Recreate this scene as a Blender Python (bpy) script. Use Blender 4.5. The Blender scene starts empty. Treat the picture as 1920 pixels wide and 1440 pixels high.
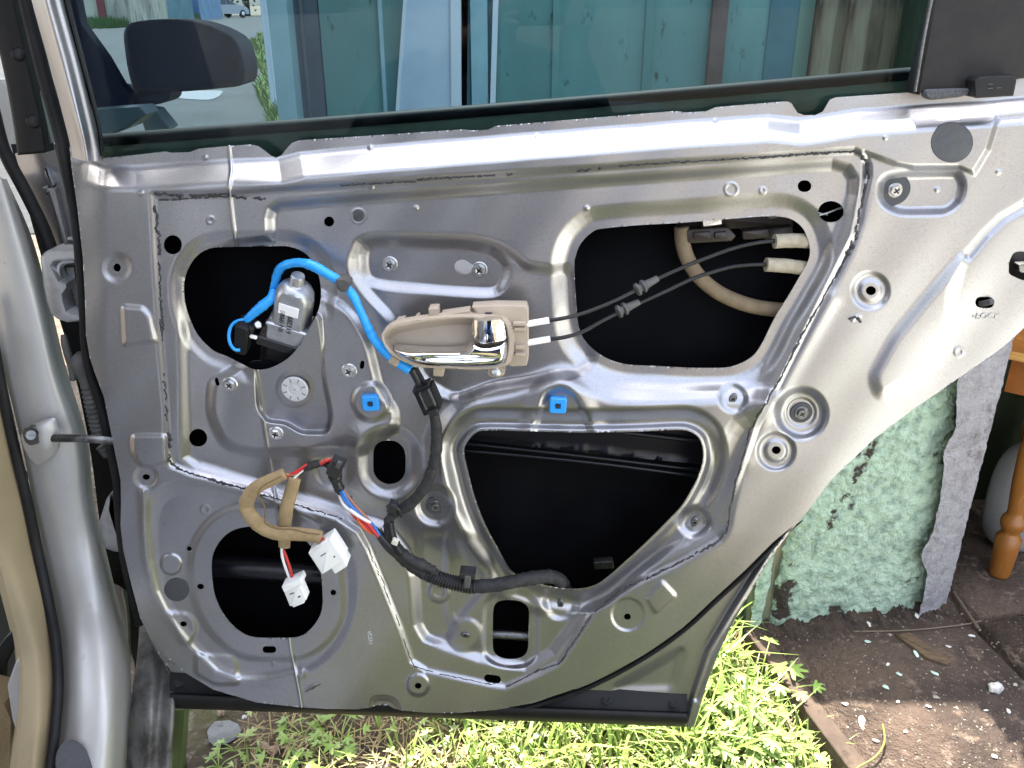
import bpy, math, random
import numpy as np
from mathutils import Vector, Matrix
random.seed(7); RNG = np.random.default_rng(7)
SC = bpy.context.scene
COL = SC.collection
R = math.radians

# ------------------------------------------------------------------ camera, sky, sun, exposure
FPX = 1600.0            # focal length in pixels of the 1920x1440 photograph
PITCH = R(24.0)         # the phone looks down this much
CAMZ = 1.05
DD = 0.795              # metres from the lens to the open door
YAW = R(2.5)            # the door stands almost square to the lens
cam = bpy.data.cameras.new("camera"); cam_o = bpy.data.objects.new("camera", cam); COL.objects.link(cam_o)
cam.sensor_width = 36.0; cam.lens = FPX / 1920.0 * 36.0; cam.clip_start = 0.02; cam.clip_end = 2000
cam_o.location = (0, 0, CAMZ); cam_o.rotation_euler = (R(90) - PITCH, 0, 0)
SC.camera = cam_o

SUN = Vector((-0.08, 0.22, 0.972)).normalized()
W = bpy.data.worlds.new("World"); SC.world = W; W.use_nodes = True
nt = W.node_tree; nt.nodes.clear()
sky = nt.nodes.new("ShaderNodeTexSky"); sky.sky_type = 'NISHITA'; sky.sun_disc = False
sky.sun_elevation = math.asin(SUN.z); sky.sun_rotation = math.atan2(SUN.x, SUN.y)
sky.air_density = 1.0; sky.dust_density = 3.0; sky.ozone_density = 1.0; sky.altitude = 100
bg = nt.nodes.new("ShaderNodeBackground"); bg.inputs[1].default_value = 0.15
wo = nt.nodes.new("ShaderNodeOutputWorld")
hz = nt.nodes.new("ShaderNodeHueSaturation"); hz.inputs['Saturation'].default_value = .55   # a hazy, milky sky
nt.links.new(sky.outputs[0], hz.inputs['Color']); nt.links.new(hz.outputs[0], bg.inputs[0]); nt.links.new(bg.outputs[0], wo.inputs[0])
sl = bpy.data.lights.new("sun", 'SUN'); sl.energy = 3.3; sl.angle = R(0.5); sl.color = (1.0, 0.95, 0.87)
so = bpy.data.objects.new("sun", sl); COL.objects.link(so); so.location = (-3, 2, 9)
so.rotation_euler = SUN.to_track_quat('Z', 'Y').to_euler()
SC.view_settings.view_transform = 'Standard'; SC.view_settings.look = 'None'
SC.view_settings.exposure = 2.52; SC.view_settings.gamma = 1.0
SC.cycles.max_bounces = 8; SC.cycles.transparent_max_bounces = 16

# ------------------------------------------------------------------ pixel rays -> points of real surfaces
NRM = np.array([-math.sin(YAW), -math.cos(YAW), 0.0])    # out of the door, towards the viewer
TAN = np.array([math.cos(YAW), -math.sin(YAW), 0.0])     # along the door to its rear edge
P0 = np.array([0.0, DD, 0.0]); CO = np.array([0.0, 0.0, CAMZ])
_F = np.array([0, math.cos(PITCH), -math.sin(PITCH)]); _U = np.array([0, math.sin(PITCH), math.cos(PITCH)])
def rays(px, py):
    px = np.asarray(px, float).ravel(); py = np.asarray(py, float).ravel()
    a = (px - 960) / FPX; b = (720 - py) / FPX
    return a[:, None] * np.array([1.0, 0, 0]) + b[:, None] * _U + _F
def P(px, py, h=0.0):          # on the door, h metres proud of its sheet
    d = rays(px, py); t = (((P0 - CO) @ NRM) + np.asarray(h, float).ravel()) / (d @ NRM)
    return CO + d * t[:, None]
def Yp(y0):                    # on the upright plane y = y0 (h towards the viewer)
    def f(px, py, h=0.0):
        d = rays(px, py); t = (y0 - np.asarray(h, float).ravel()) / d[:, 1]
        return CO + d * t[:, None]
    f.nrm = np.array([0, -1.0, 0]); return f
def Zp(z0):                    # on the level plane z = z0 (h upwards)
    def f(px, py, h=0.0):
        d = rays(px, py); t = (z0 + np.asarray(h, float).ravel() - CAMZ) / d[:, 2]
        return CO + d * t[:, None]
    f.nrm = np.array([0, 0, 1.0]); return f
def P1(px, py, h=0.0, mp=None): return (mp or P)([px], [py], h)[0]
def mpp(px, py, h=0.0):        # metres per pixel there
    return float((P1(px, py, h) - CO) @ _F) / FPX

# ------------------------------------------------------------------ materials
def lin(h):
    h = h.lstrip('#'); v = [int(h[i:i+2], 16) / 255 for i in (0, 2, 4)]
    return tuple(x / 12.92 if x <= .04045 else ((x + .055) / 1.055) ** 2.4 for x in v)
def M(name, c, rough=.5, metal=0.0, c2=None, ns=12, lo=.4, hi=.62, bump=0, bs=200, bd=.002, coat=0, spec=.5,
      c3=None, ns3=60, lo3=.55, hi3=.7, stretch=None, rvar=0, det=6):
    m = bpy.data.materials.new(name); m.use_nodes = True; n = m.node_tree; N = n.nodes; b = N["Principled BSDF"]
    c = lin(c) if isinstance(c, str) else c
    b.inputs["Base Color"].default_value = (*c, 1); b.inputs["Roughness"].default_value = rough
    b.inputs["Metallic"].default_value = metal; b.inputs["Coat Weight"].default_value = coat
    b.inputs["Coat Roughness"].default_value = .12
    b.inputs["Specular IOR Level"].default_value = spec
    tc = N.new("ShaderNodeTexCoord"); vec = tc.outputs["Object"]
    if stretch:
        mp_ = N.new("ShaderNodeMapping"); mp_.inputs["Scale"].default_value = stretch
        n.links.new(vec, mp_.inputs[0]); vec = mp_.outputs[0]
    def noise(sc, d=det):
        t = N.new("ShaderNodeTexNoise"); t.inputs["Scale"].default_value = sc; t.inputs["Detail"].default_value = d
        t.inputs["Roughness"].default_value = .62
        n.links.new(vec, t.inputs["Vector"]); return t
    def ramp(t, a, z):
        r = N.new("ShaderNodeMapRange"); r.inputs[1].default_value = a; r.inputs[2].default_value = z
        n.links.new(t.outputs[0], r.inputs[0]); return r
    def mix(f, A, B):
        x = N.new("ShaderNodeMix"); x.data_type = 'RGBA'; n.links.new(f.outputs[0], x.inputs[0])
        if isinstance(A, tuple): x.inputs[6].default_value = (*A, 1)
        else: n.links.new(A, x.inputs[6])
        x.inputs[7].default_value = (*B, 1); return x.outputs[2]
    out = None
    if c2 is not None:
        c2 = lin(c2) if isinstance(c2, str) else c2
        f = ramp(noise(ns), lo, hi); out = mix(f, c, c2)
        if rvar:
            rr = N.new("ShaderNodeMapRange"); rr.inputs[3].default_value = rough; rr.inputs[4].default_value = rough + rvar
            n.links.new(f.outputs[0], rr.inputs[0]); n.links.new(rr.outputs[0], b.inputs["Roughness"])
    if c3 is not None:
        c3 = lin(c3) if isinstance(c3, str) else c3
        out = mix(ramp(noise(ns3), lo3, hi3), out if out is not None else c, c3)
    if out is not None: n.links.new(out, b.inputs["Base Color"])
    if bump:
        t = noise(bs, 4); bp = N.new("ShaderNodeBump"); bp.inputs["Strength"].default_value = bump
        bp.inputs["Distance"].default_value = bd
        n.links.new(t.outputs[0], bp.inputs["Height"]); n.links.new(bp.outputs[0], b.inputs["Normal"])
    return m
def mat_glass():
    m = bpy.data.materials.new("tinted_glass"); m.use_nodes = True; n = m.node_tree; N = n.nodes; N.clear()
    o = N.new("ShaderNodeOutputMaterial"); tr = N.new("ShaderNodeBsdfTransparent"); gl = N.new("ShaderNodeBsdfGlossy")
    tr.inputs[0].default_value = (.57, .67, .71, 1); gl.inputs[0].default_value = (1, 1, 1, 1); gl.inputs[1].default_value = .01
    fr = N.new("ShaderNodeFresnel"); fr.inputs[0].default_value = 1.26
    mx = N.new("ShaderNodeMixShader")
    n.links.new(fr.outputs[0], mx.inputs[0]); n.links.new(tr.outputs[0], mx.inputs[1]); n.links.new(gl.outputs[0], mx.inputs[2])
    n.links.new(mx.outputs[0], o.inputs[0]); return m
silver = M("silver_paint", (.400, .398, .418), .31, .95, c2=(.335, .33, .342), ns=7, lo=.25, hi=.8, c3=(.31, .305, .32), ns3=900, lo3=.5, hi3=.62,
           bump=.10, bs=900, bd=.0004, rvar=.10, det=3)
silver_body = M("silver_body_paint", (.46, .455, .445), .5, .35, c2=(.39, .385, .375), ns=8, c3=(.33,.32,.30), ns3=70, lo3=.66, hi3=.74, bump=.05, bs=700, bd=.0004, coat=.2)
blacktrim = M("black_plastic", (.006, .006, .0065), .55, c2=(.010, .0095, .010), ns=30, bump=.15, bs=1200, bd=.0003, spec=.3)
rubber = M("black_rubber", (.005, .005, .006), .6, c2=(.010, .0095, .010), ns=40, spec=.3)
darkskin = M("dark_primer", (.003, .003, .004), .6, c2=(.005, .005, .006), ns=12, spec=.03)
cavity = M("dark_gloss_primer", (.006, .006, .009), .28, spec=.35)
browntrim = M("brown_black_plastic", (.012, .0105, .0105), .6, c2=(.019, .016, .015), ns=25, bump=.2, bs=900, bd=.0003, spec=.3)
chrome = M("chrome", (.86, .86, .87), .04, 1.0)
zinc = M("zinc_steel", (.62, .62, .62), .32, 1.0, c2=(.45, .45, .45), ns=300)
greyzinc = M("dull_steel", (.22, .22, .22), .42, 1.0, c2=(.14, .14, .14), ns=300)
alu = M("cast_aluminium", (.56, .57, .59), .42, .9, c2=(.42, .43, .45), ns=60, bump=.2, bs=500, bd=.0004)
beige = M("beige_plastic", '#ab9d8c', .6, c2='#a19382', ns=12, bump=.05, bs=1500, bd=.0002)
beigetrim = M("beige_interior_plastic", '#8f8062', .65, c2='#84765a', ns=9, bump=.15, bs=900, bd=.0003)
white = M("white_plastic", (.82, .82, .80), .45)
whitewire = M("white_wire", (.78, .78, .76), .45)
redwire = M("red_wire", (.55, .03, .03), .4)
orangewire = M("orange_wire", (.62, .10, .02), .4)
bluewire = M("blue_wire", (.03, .16, .50), .4)
brownwire = M("brown_wire", (.36, .16, .09), .45)
bluetape = M("blue_sheath", (.015, .30, .82), .35, c2=(.03, .36, .85), ns=90, bump=.35, bs=260, bd=.002)
blueclip = M("blue_nylon", (.02, .28, .72), .45)
tape = M("black_cloth_tape", (.011, .011, .012), .75, c2=(.026, .025, .024), ns=120, bump=.6, bs=260, bd=.001)
conduit = M("black_conduit", (.016, .016, .017), .38)
foam = M("tan_foam", '#a08a66', .95, c2='#8f7a58', ns=80, bump=.8, bs=1200, bd=.0007)
foam2 = M("grey_tan_foam", '#a79e8a', .95, c2='#958b77', ns=90, bump=.8, bs=1400, bd=.0007)
cablemat = M("black_cable", (.008, .008, .009), .42, spec=.35)
plugmat = M("grey_rubber_plug", (.055, .057, .064), .65, c2=(.045, .046, .05), ns=200)
sealant = M("black_sealant", (.022, .021, .024), .7, c2=(.05, .05, .054), ns=200, bump=.6, bs=500, bd=.001)
greyrub = M("grey_rubber", (.085, .082, .077), .65, c2=(.06, .058, .055), ns=60)
greyfoam = M("grey_foam", (.06, .06, .065), .95, c2=(.10, .10, .11), ns=500, bump=1, bs=900, bd=.001)
glass = mat_glass()
ink = M("black_ink", (.015, .015, .018), .6)
hingesteel = M("painted_hinge", (.55, .55, .56), .36, .7, c2=(.40, .40, .41), ns=40)

# ------------------------------------------------------------------ mesh helpers
WLOC = {}
def finish(me, name, mat, parent=None, label=None, cat=None, group=None, kind=None, smooth=True, angle=None, origin=None):
    n = len(me.vertices); co = np.empty(n * 3); me.vertices.foreach_get("co", co); co = co.reshape(-1, 3)
    if origin is None: origin = (co.min(0) + co.max(0)) / 2
    origin = np.asarray(origin, float)
    me.vertices.foreach_set("co", (co - origin).ravel())
    me.polygons.foreach_set("use_smooth", np.full(len(me.polygons), smooth))
    if smooth and angle: me.set_sharp_from_angle(angle=R(angle))
    me.update()
    if mat is not None:
        for mm in (mat if isinstance(mat, (list, tuple)) else [mat]): me.materials.append(mm)
    o = bpy.data.objects.new(name, me); COL.objects.link(o)
    WLOC[o.name] = origin
    if parent is not None: o.parent = parent; o.location = origin - WLOC[parent.name]
    else: o.location = origin
    tag(o, label, cat, group, kind); return o
def tag(o, label=None, cat=None, group=None, kind=None):
    if label: o["label"] = label
    if cat: o["category"] = cat
    if group: o["group"] = group
    if kind: o["kind"] = kind
def empty(name, loc, label, cat, group=None):
    o = bpy.data.objects.new(name, None); COL.objects.link(o); o.location = loc; o.empty_display_size = .05
    WLOC[o.name] = np.array(loc, float); tag(o, label, cat, group); return o
def mesh(name, V, Fc, mats=None):
    me = bpy.data.meshes.new(name)
    me.from_pydata([tuple(map(float, v)) for v in V], [], [tuple(int(i) for i in f) for f in Fc])
    if mats is not None: me.polygons.foreach_set("material_index", np.asarray(mats, np.int32))
    return me
class MB:                                  # collects pieces of ONE part
    def __init__(s): s.v = []; s.f = []; s.m = []
    def add(s, V, Fc, mi=0):
        k = len(s.v); s.v += [tuple(map(float, v)) for v in V]
        for f in Fc: s.f.append(tuple(int(i) + k for i in f)); s.m.append(mi)
        return s
    def build(s, name, mat, parent=None, **kw):
        return finish(mesh(name, s.v, s.f, s.m), name, mat, parent, **kw)
def cr(pts, n=6, closed=True):             # Catmull-Rom through the points
    p = np.asarray(pts, float); k = len(p); out = []
    rng = range(k) if closed else range(k - 1)
    for i in rng:
        if closed: a, b, c, d = p[i-1], p[i], p[(i+1) % k], p[(i+2) % k]
        else: a, b, c, d = p[max(i-1, 0)], p[i], p[i+1], p[min(i+2, k-1)]
        for t in np.arange(n) / n:
            out.append(.5 * ((2*b) + (c-a)*t + (2*a-5*b+4*c-d)*t*t + (3*b-a-3*c+d)*t**3))
    if not closed: out.append(p[-1])
    return np.array(out)
def rnd(pts, r, n=5):                      # polygon with rounded corners
    p = np.asarray(pts, float); k = len(p); out = []
    for i in range(k):
        a, b, c = p[i-1], p[i], p[(i+1) % k]
        la, lc = np.linalg.norm(a-b), np.linalg.norm(c-b); q = min(r, la*.48, lc*.48)
        s, e = b + (a-b)/la*q, b + (c-b)/lc*q
        for t in np.linspace(0, 1, n): out.append((1-t)**2*s + 2*t*(1-t)*b + t*t*e)
    return np.array(out)
def ell(cx, cy, rx, ry=None, n=28, rot=0):
    ry = ry or rx; t = np.arange(n) / n * 2 * math.pi; x = rx*np.cos(t); y = ry*np.sin(t); c, s = math.cos(rot), math.sin(rot)
    return np.stack([cx + x*c - y*s, cy + x*s + y*c], 1)
def slot(cx, cy, hw, hh, rot=0, n=8):      # stadium hole
    r = min(hw, hh); L = max(hw, hh) - r; t = np.linspace(-math.pi/2, math.pi/2, n)
    x = np.r_[L + r*np.cos(t), -L - r*np.cos(t)]; y = np.r_[r*np.sin(t), -r*np.sin(t)]
    if hh > hw: x, y = -y, x
    c, s = math.cos(rot), math.sin(rot)
    return np.stack([cx + x*c - y*s, cy + x*s + y*c], 1)
def seg_d2(ax, ay, bx, by, X, Y):
    dx, dy = bx-ax, by-ay; L = dx*dx + dy*dy + 1e-12
    t = np.clip(((X-ax)*dx + (Y-ay)*dy) / L, 0, 1)
    return (X-ax-t*dx)**2 + (Y-ay-t*dy)**2
def sdf(poly, X, Y, margin=60):            # signed pixel distance, inside positive
    poly = np.asarray(poly, float); lo = poly.min(0) - margin; hi = poly.max(0) + margin
    out = np.full(X.shape, -float(margin)); m = (X > lo[0]) & (X < hi[0]) & (Y > lo[1]) & (Y < hi[1])
    if not m.any(): return out
    x, y = X[m], Y[m]; d = np.full(x.shape, 1e12); ins = np.zeros(x.shape, bool)
    q = np.roll(poly, -1, 0)
    for (ax, ay), (bx, by) in zip(poly, q):
        d = np.minimum(d, seg_d2(ax, ay, bx, by, x, y))
        if ay != by:
            c = (ay > y) != (by > y); ins ^= c & (x < (bx-ax)*(y-ay)/(by-ay) + ax)
    d = np.sqrt(d); out[m] = np.where(ins, d, -np.minimum(d, margin)); return out
def pld(pl, X, Y, margin=40):              # pixel distance to an open line
    pl = np.asarray(pl, float); lo = pl.min(0) - margin; hi = pl.max(0) + margin
    out = np.full(X.shape, float(margin)); m = (X > lo[0]) & (X < hi[0]) & (Y > lo[1]) & (Y < hi[1])
    if not m.any(): return out
    x, y = X[m], Y[m]; d = np.full(x.shape, 1e12)
    for a, b in zip(pl[:-1], pl[1:]): d = np.minimum(d, seg_d2(*a, *b, x, y))
    out[m] = np.minimum(np.sqrt(d), margin); return out
def sst(x): x = np.clip(x, 0, 1); return x*x*(3-2*x)
def E(poly, dh, w, grow=0):                # pressing: the area steps by dh over w pixels
    return lambda X, Y: dh * sst((sdf(poly, X, Y, 60) + grow + w/2) / w)
def Er(poly, dh, w, r=7): # pressing with a straight flank, only its two bends rounded
    def f(X, Y):
        d = sdf(poly, X, Y, 60); acc = 0
        for o in (-r, -r*.5, 0, r*.5, r): acc = acc + np.clip((d + o + w/2)/w, 0, 1)
        return dh*acc/5
    return f
def Cc(cx, cy, r, dh, w, ry=None):         # round pressing
    k = r / (ry or r)
    return lambda X, Y: dh * sst((r - np.hypot(X-cx, (Y-cy)*k) + w/2) / w)
def Ln(pl, dh, w):                         # ridge or groove
    return lambda X, Y: dh * np.exp(-(pld(pl, X, Y, 3.2*w) / w)**2)
def Rg(cx, cy, r, dh, w): return lambda X, Y: dh * np.exp(-((np.hypot(X-cx, Y-cy) - r) / w)**2)
def Dome(poly, dh, w): return lambda X, Y: dh * np.sqrt(np.clip(1 - (1 - np.clip(sdf(poly, X, Y, 4) / w, 0, 1))**2, 0, 1))
def sheet(name, outline, mat, parent, mp=P, base=0.0, holes=(), feats=(), step=2.5, rim=.0015, hfield=None, back=0, **kw):
    outline = np.asarray(outline, float); lo = outline.min(0) - 2*step; hi = outline.max(0) + 2*step
    xs = np.arange(lo[0], hi[0] + step, step); ys = np.arange(lo[1], hi[1] + step, step)
    X, Y = np.meshgrid(xs, ys); f = sdf(outline, X, Y, 4*step)
    for h in holes: f = np.minimum(f, -sdf(h, X, Y, 4*step))
    gy, gx = np.gradient(f, step); g = np.hypot(gx, gy) + 1e-6; m = np.abs(f) < .75*step
    keep = f > -.75*step
    X = X - np.where(m, f*gx/g/np.maximum(g, .5), 0); Y = Y - np.where(m, f*gy/g/np.maximum(g, .5), 0)
    H = np.full(X.shape, float(base))
    if hfield is not None: H = H + hfield(X, Y)
    for ft in feats: H = H + ft(X, Y)
    ny, nx = X.shape; idx = np.arange(ny*nx).reshape(ny, nx)
    a, b, c, d = idx[1:, :-1], idx[1:, 1:], idx[:-1, 1:], idx[:-1, :-1]
    kf = keep.ravel(); ff = f.ravel()
    ok = kf[a] & kf[b] & kf[c] & kf[d] & (np.max([ff[a], ff[b], ff[c], ff[d]], 0) > .3*step)
    Q = np.stack([a[ok], b[ok], c[ok], d[ok]], 1)
    used = np.unique(Q); rm = np.full(ny*nx, -1); rm[used] = np.arange(len(used)); Q = rm[Q]
    px, py, hh = X.ravel()[used], Y.ravel()[used], H.ravel()[used]; V = mp(px, py, hh); nv = len(V)
    fc = Q
    if rim or back:
        e = np.concatenate([Q[:, [0, 1]], Q[:, [1, 2]], Q[:, [2, 3]], Q[:, [3, 0]]])
        key = e[:, 0].astype(np.int64)*nv + e[:, 1]; rk = e[:, 1].astype(np.int64)*nv + e[:, 0]
        be = e[~np.isin(key, rk)]; bv = np.unique(be); r2 = np.full(nv, -1); r2[bv] = np.arange(len(bv)); k = len(bv)
        T = V[bv]; B = mp(px[bv], py[bv], hh[bv]) - NRM_OF(mp) * (rim or back)
        V = np.concatenate([V, T, B])
        fc = np.concatenate([Q, np.stack([nv + r2[be[:, 1]], nv + r2[be[:, 0]], nv + k + r2[be[:, 0]], nv + k + r2[be[:, 1]]], 1)])
    me = bpy.data.meshes.new(name); me.vertices.add(len(V)); me.vertices.foreach_set("co", V.ravel())
    me.loops.add(fc.size); me.loops.foreach_set("vertex_index", fc.ravel().astype(np.int32))
    me.polygons.add(len(fc)); me.polygons.foreach_set("loop_start", np.arange(0, fc.size, 4, dtype=np.int32))
    me.update(calc_edges=True); me.validate()
    return finish(me, name, mat, parent, **kw)
def NRM_OF(mp): return getattr(mp, 'nrm', NRM)
def inset(poly, d):
    p = np.asarray(poly, float); a = np.roll(p, 1, 0); b = np.roll(p, -1, 0)
    ar = np.sum(p[:, 0]*b[:, 1] - b[:, 0]*p[:, 1]); s = 1 if ar > 0 else -1
    def nn(u, v):
        t = v - u; L = np.linalg.norm(t, axis=1, keepdims=True) + 1e-9; t = t/L; return np.stack([-t[:, 1], t[:, 0]], 1) * s
    n = nn(a, p) + nn(p, b); n /= np.linalg.norm(n, axis=1, keepdims=True) + 1e-9
    return p + n*d
def prism(name, poly, mat, parent, mp=P, h=0.0, t=.01, bev=1.5, bh=None, angle=40, mb=None, mi=0, **kw):
    poly = np.asarray(poly, float); n = len(poly)
    if np.sum(poly[:, 0]*np.roll(poly[:, 1], -1) - np.roll(poly[:, 0], -1)*poly[:, 1]) > 0: poly = poly[::-1]
    bh = bh if bh is not None else min(t*.4, bev*.0006)
    ins = inset(poly, bev); hh = np.full(n, h) if np.isscalar(h) else np.asarray(h, float)
    nb = NRM_OF(mp); A = mp(ins[:, 0], ins[:, 1], hh); B = mp(poly[:, 0], poly[:, 1], hh - bh); Cb = B - nb*(t-bh)
    V = np.concatenate([A, B, Cb]); Fc = [list(range(n)), list(range(3*n-1, 2*n-1, -1))]
    for i in range(n):
        j = (i+1) % n; Fc += [[n+i, n+j, j, i], [2*n+i, 2*n+j, n+j, n+i]]
    if mb is not None: mb.add(V, Fc, mi); return mb
    return finish(mesh(name, V, Fc), name, mat, parent, angle=angle, **kw)
def frames(C):
    T = np.gradient(C, axis=0); T /= np.linalg.norm(T, axis=1, keepdims=True) + 1e-12
    u = np.cross(T[0], [0.1, .9, .3]); u /= np.linalg.norm(u); U = []
    for t in T:
        u = u - t*(u @ t); u = u/np.linalg.norm(u); U.append(u)
    U = np.array(U); return T, U, np.cross(T, U)
def tubemesh(C, r, ns=10, flat=1.0, flatdir=None, cap=True):
    C = np.asarray(C, float); r = np.broadcast_to(np.asarray(r, float), (len(C),)); T, U, Vv = frames(C)
    if flatdir is not None:
        fd = np.asarray(flatdir, float); U = fd - (T @ fd)[:, None]*T; U /= np.linalg.norm(U, axis=1, keepdims=True) + 1e-9; Vv = np.cross(T, U)
    th = np.arange(ns)/ns*2*math.pi
    V = (C[:, None] + r[:, None, None]*(np.cos(th)[None, :, None]*U[:, None]*flat + np.sin(th)[None, :, None]*Vv[:, None])).reshape(-1, 3)
    Fc = []; n = len(C)
    for i in range(n-1):
        for j in range(ns):
            k = (j+1) % ns; Fc.append([i*ns+j, i*ns+k, (i+1)*ns+k, (i+1)*ns+j])
    if cap: Fc += [list(range(ns-1, -1, -1)), list(range((n-1)*ns, n*ns))]
    return V, Fc
def tube(name, pts, rpx, mat, parent, mp=P, n=8, ns=10, rib=0, ribn=0, flat=1.0, jit=0, mb=None, mi=0, angle=None, **kw):
    """pts: (px, py, h) or (px, py, h, rpx); radius in pixels of the photograph"""
    p = np.array([list(q) + [rpx]*(4-len(q)) for q in pts], float); c = cr(p, n, closed=False)
    C = mp(c[:, 0], c[:, 1], c[:, 2]); sc = ((C - CO) @ _F)/FPX; r = c[:, 3]*sc
    if ribn: # even ribs along the length
        L = np.r_[0, np.cumsum(np.linalg.norm(np.diff(C, axis=0), axis=1))]; m_ = ribn*8+1; s = np.linspace(0, L[-1], m_)
        C = np.stack([np.interp(s, L, C[:, k]) for k in range(3)], 1); r = np.interp(s, L, r)
        r = r*(1 + rib*np.sin(np.arange(m_)/8*2*math.pi))
    if jit: r = r*(1 + jit*RNG.standard_normal(len(r)))
    V, Fc = tubemesh(C, r, ns, flat, NRM if flat != 1.0 else None)
    if mb is not None: mb.add(V, Fc, mi); return mb
    return finish(mesh(name, V, Fc), name, mat, parent, angle=angle, **kw)
def lathe3(prof, A, B, ns=20):             # prof: (radius, t) with t in metres along A->B
    A = np.asarray(A, float); d = np.asarray(B, float) - A; d /= np.linalg.norm(d)
    u = np.cross(d, [0, 1.0, .2]); u /= np.linalg.norm(u); v = np.cross(d, u); th = np.arange(ns)/ns*2*math.pi
    V = []; Fc = []
    for r, t in prof:
        for a in th: V.append(A + d*t + r*(math.cos(a)*u + math.sin(a)*v))
    for i in range(len(prof)-1):
        for j in range(ns):
            k = (j+1) % ns; Fc.append([i*ns+j, i*ns+k, (i+1)*ns+k, (i+1)*ns+j])
    Fc += [list(range(ns-1, -1, -1)), list(range((len(prof)-1)*ns, len(prof)*ns))]
    return V, Fc
def loft(name, curves, mat, parent, n=40, m=5, thick=0, **kw):
    """curves: lists of (px, py, y) with y the distance of the upright plane each point lies in"""
    rows = []
    for c in curves:
        c = cr(np.array(c, float), 8, closed=False); L = np.r_[0, np.cumsum(np.hypot(*np.diff(c[:, :2], axis=0).T))]
        s = np.linspace(0, L[-1], n); rows.append(np.stack([np.interp(s, L, c[:, k]) for k in range(3)], 1))
    rows = np.array(rows); fine = []
    for j in range(n): fine.append(cr(rows[:, j], m, closed=False) if len(rows) > 2 else
                                   np.array([rows[0, j]*(1-t) + rows[1, j]*t for t in np.linspace(0, 1, m+1)]))
    fine = np.array(fine); k = fine.shape[1]; q = fine.reshape(-1, 3); d = rays(q[:, 0], q[:, 1]); V = CO + d*(q[:, 2]/d[:, 1])[:, None]
    Fc = [[(i+1)*k+j, (i+1)*k+j+1, i*k+j+1, i*k+j] for i in range(n-1) for j in range(k-1)]
    return finish(mesh(name, V, Fc), name, mat, parent, **kw)
def box(mb, c, s, rot=0, mi=0, bev=0):
    c = np.asarray(c, float); s = np.asarray(s, float)/2; ca, sa = math.cos(rot), math.sin(rot); V = []
    for z in (-1, 1):
        for x, y in ((-1, -1), (1, -1), (1, 1), (-1, 1)):
            a, b = x*s[0], y*s[1]; V.append((c[0]+a*ca-b*sa, c[1]+a*sa+b*ca, c[2]+z*s[2]))
    mb.add(V, [[3, 2, 1, 0], [4, 5, 6, 7], [0, 1, 5, 4], [1, 2, 6, 5], [2, 3, 7, 6], [3, 0, 4, 7]], mi)
DOORQ = Matrix((TAN, (0, 0, 1), NRM)).transposed().to_euler()   # local x along the door, y up, z out of it
def stamp(o_src, name, px, py, h, parent, rot=0, scale=1.0, label=None):
    """a copy of a small door fitting, set on the sheet at that point"""
    o = o_src.copy(); o.name = name; COL.objects.link(o); w = P1(px, py, h); WLOC[o.name] = w
    o.parent = parent; o.location = w - WLOC[parent.name]
    o.rotation_euler = (DOORQ.to_matrix() @ Matrix.Rotation(rot, 3, 'Z')).to_euler(); o.scale = (scale,)*3
    if label: o["label"] = label
    return o

# ================================================================== THE CAR
car = empty("car", (-.75, 1.0, 0), "silver car on the left with its rear door open and stripped of the door lining", "car")

# ------------------------------------------------------------------ the door's pressed inner sheet
OUT = np.array([(130,275),(137,274.5),(144,279),(152,292),(163,297.5),(190,297),(250,291),(310,284),(320,286.5),(355,285.5),(372,279),(425,274),(470,271),
 (484,274),(497,283),(508,292),(518,295.5),(528,291),(538,278),(547,268),(562,263),(700,254),(868,242.5),(880,244.5),(914,243.5),(930,236),(1100,222),
 (1268,208),(1285,211),(1325,208.5),(1342,201),(1400,196),(1474,190),(1484,193),(1489,202),(1495,211),(1508,216),(1530,215.5),(1543,209),(1550,197),
 (1556,187),(1568,182.5),(1650,177),(1735,171),(1825,166),(1900,161),(1908,146),(1990,138),(1990,560),(1935,600),(1900,634),(1868,660),(1800,707),
 (1710,769),(1640,822),(1560,898),(1512,962),(1500,975),(1450,1016),(1400,1065),(1340,1120),(1280,1177),(1200,1232),(1100,1284),(1000,1318),(930,1331),
 (850,1337.5),(800,1336.5),(752,1332),(738,1328),(728,1322.5),(708,1322),(692,1327),(670,1330),(620,1329.5),(560,1326),(480,1317),(400,1293),(345,1260),(312,1232),
 (285,1200),(263,1160),(250,1110),(240,1070),(231,1030),(226,985),(227,940),(226,900),(211,825),(195,745),(178,700),(168,670),(161,627),(159,550),(155,480),
 (145,390),(135,320)], float)
H1 = cr([(345,545),(346,525),(353,503),(369,480),(393,466),(430,463),(500,462),(540,462),(568,472),(586,490),(598,518),(602,550),(597,582),(582,612),(563,645),
 (540,672),(507,690),(477,693),(455,683),(425,668),(398,656),(370,627),(354,592),(347,567)], 3)
H2 = cr([(1077,500),(1080,478),(1090,455),(1112,434),(1135,428),(1200,422),(1273,418),(1413,407),(1460,406),(1488,413),(1508,432),(1518,462),(1517,485),(1503,512),
 (1478,555),(1453,595),(1427,647),(1407,671),(1373,687),(1335,690),(1280,689),(1225,686),(1173,683),(1132,669),(1100,643),(1085,612),(1080,560)], 3)
H3 = cr([(870,847),(877,828),(892,812),(915,807),(1000,809),(1090,811),(1200,809),(1270,806),(1295,810),(1311,822),(1318,843),(1317,868),(1309,893),(1300,912),(1281,944),
 (1262,966),(1207,1021),(1140,1081),(1113,1098),(1085,1104),(1050,1102),(1010,1094),(973,1080),(953,1063),(933,1027),(914,992),(898,955),(886,918),(878,885)], 3)
H4 = cr([(700,850),(704,836),(714,828),(728,826),(743,828),(755,838),(760,853),(760,882),(755,896),(744,905),(728,908),(714,903),(704,893),(700,880)], 3)
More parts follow.
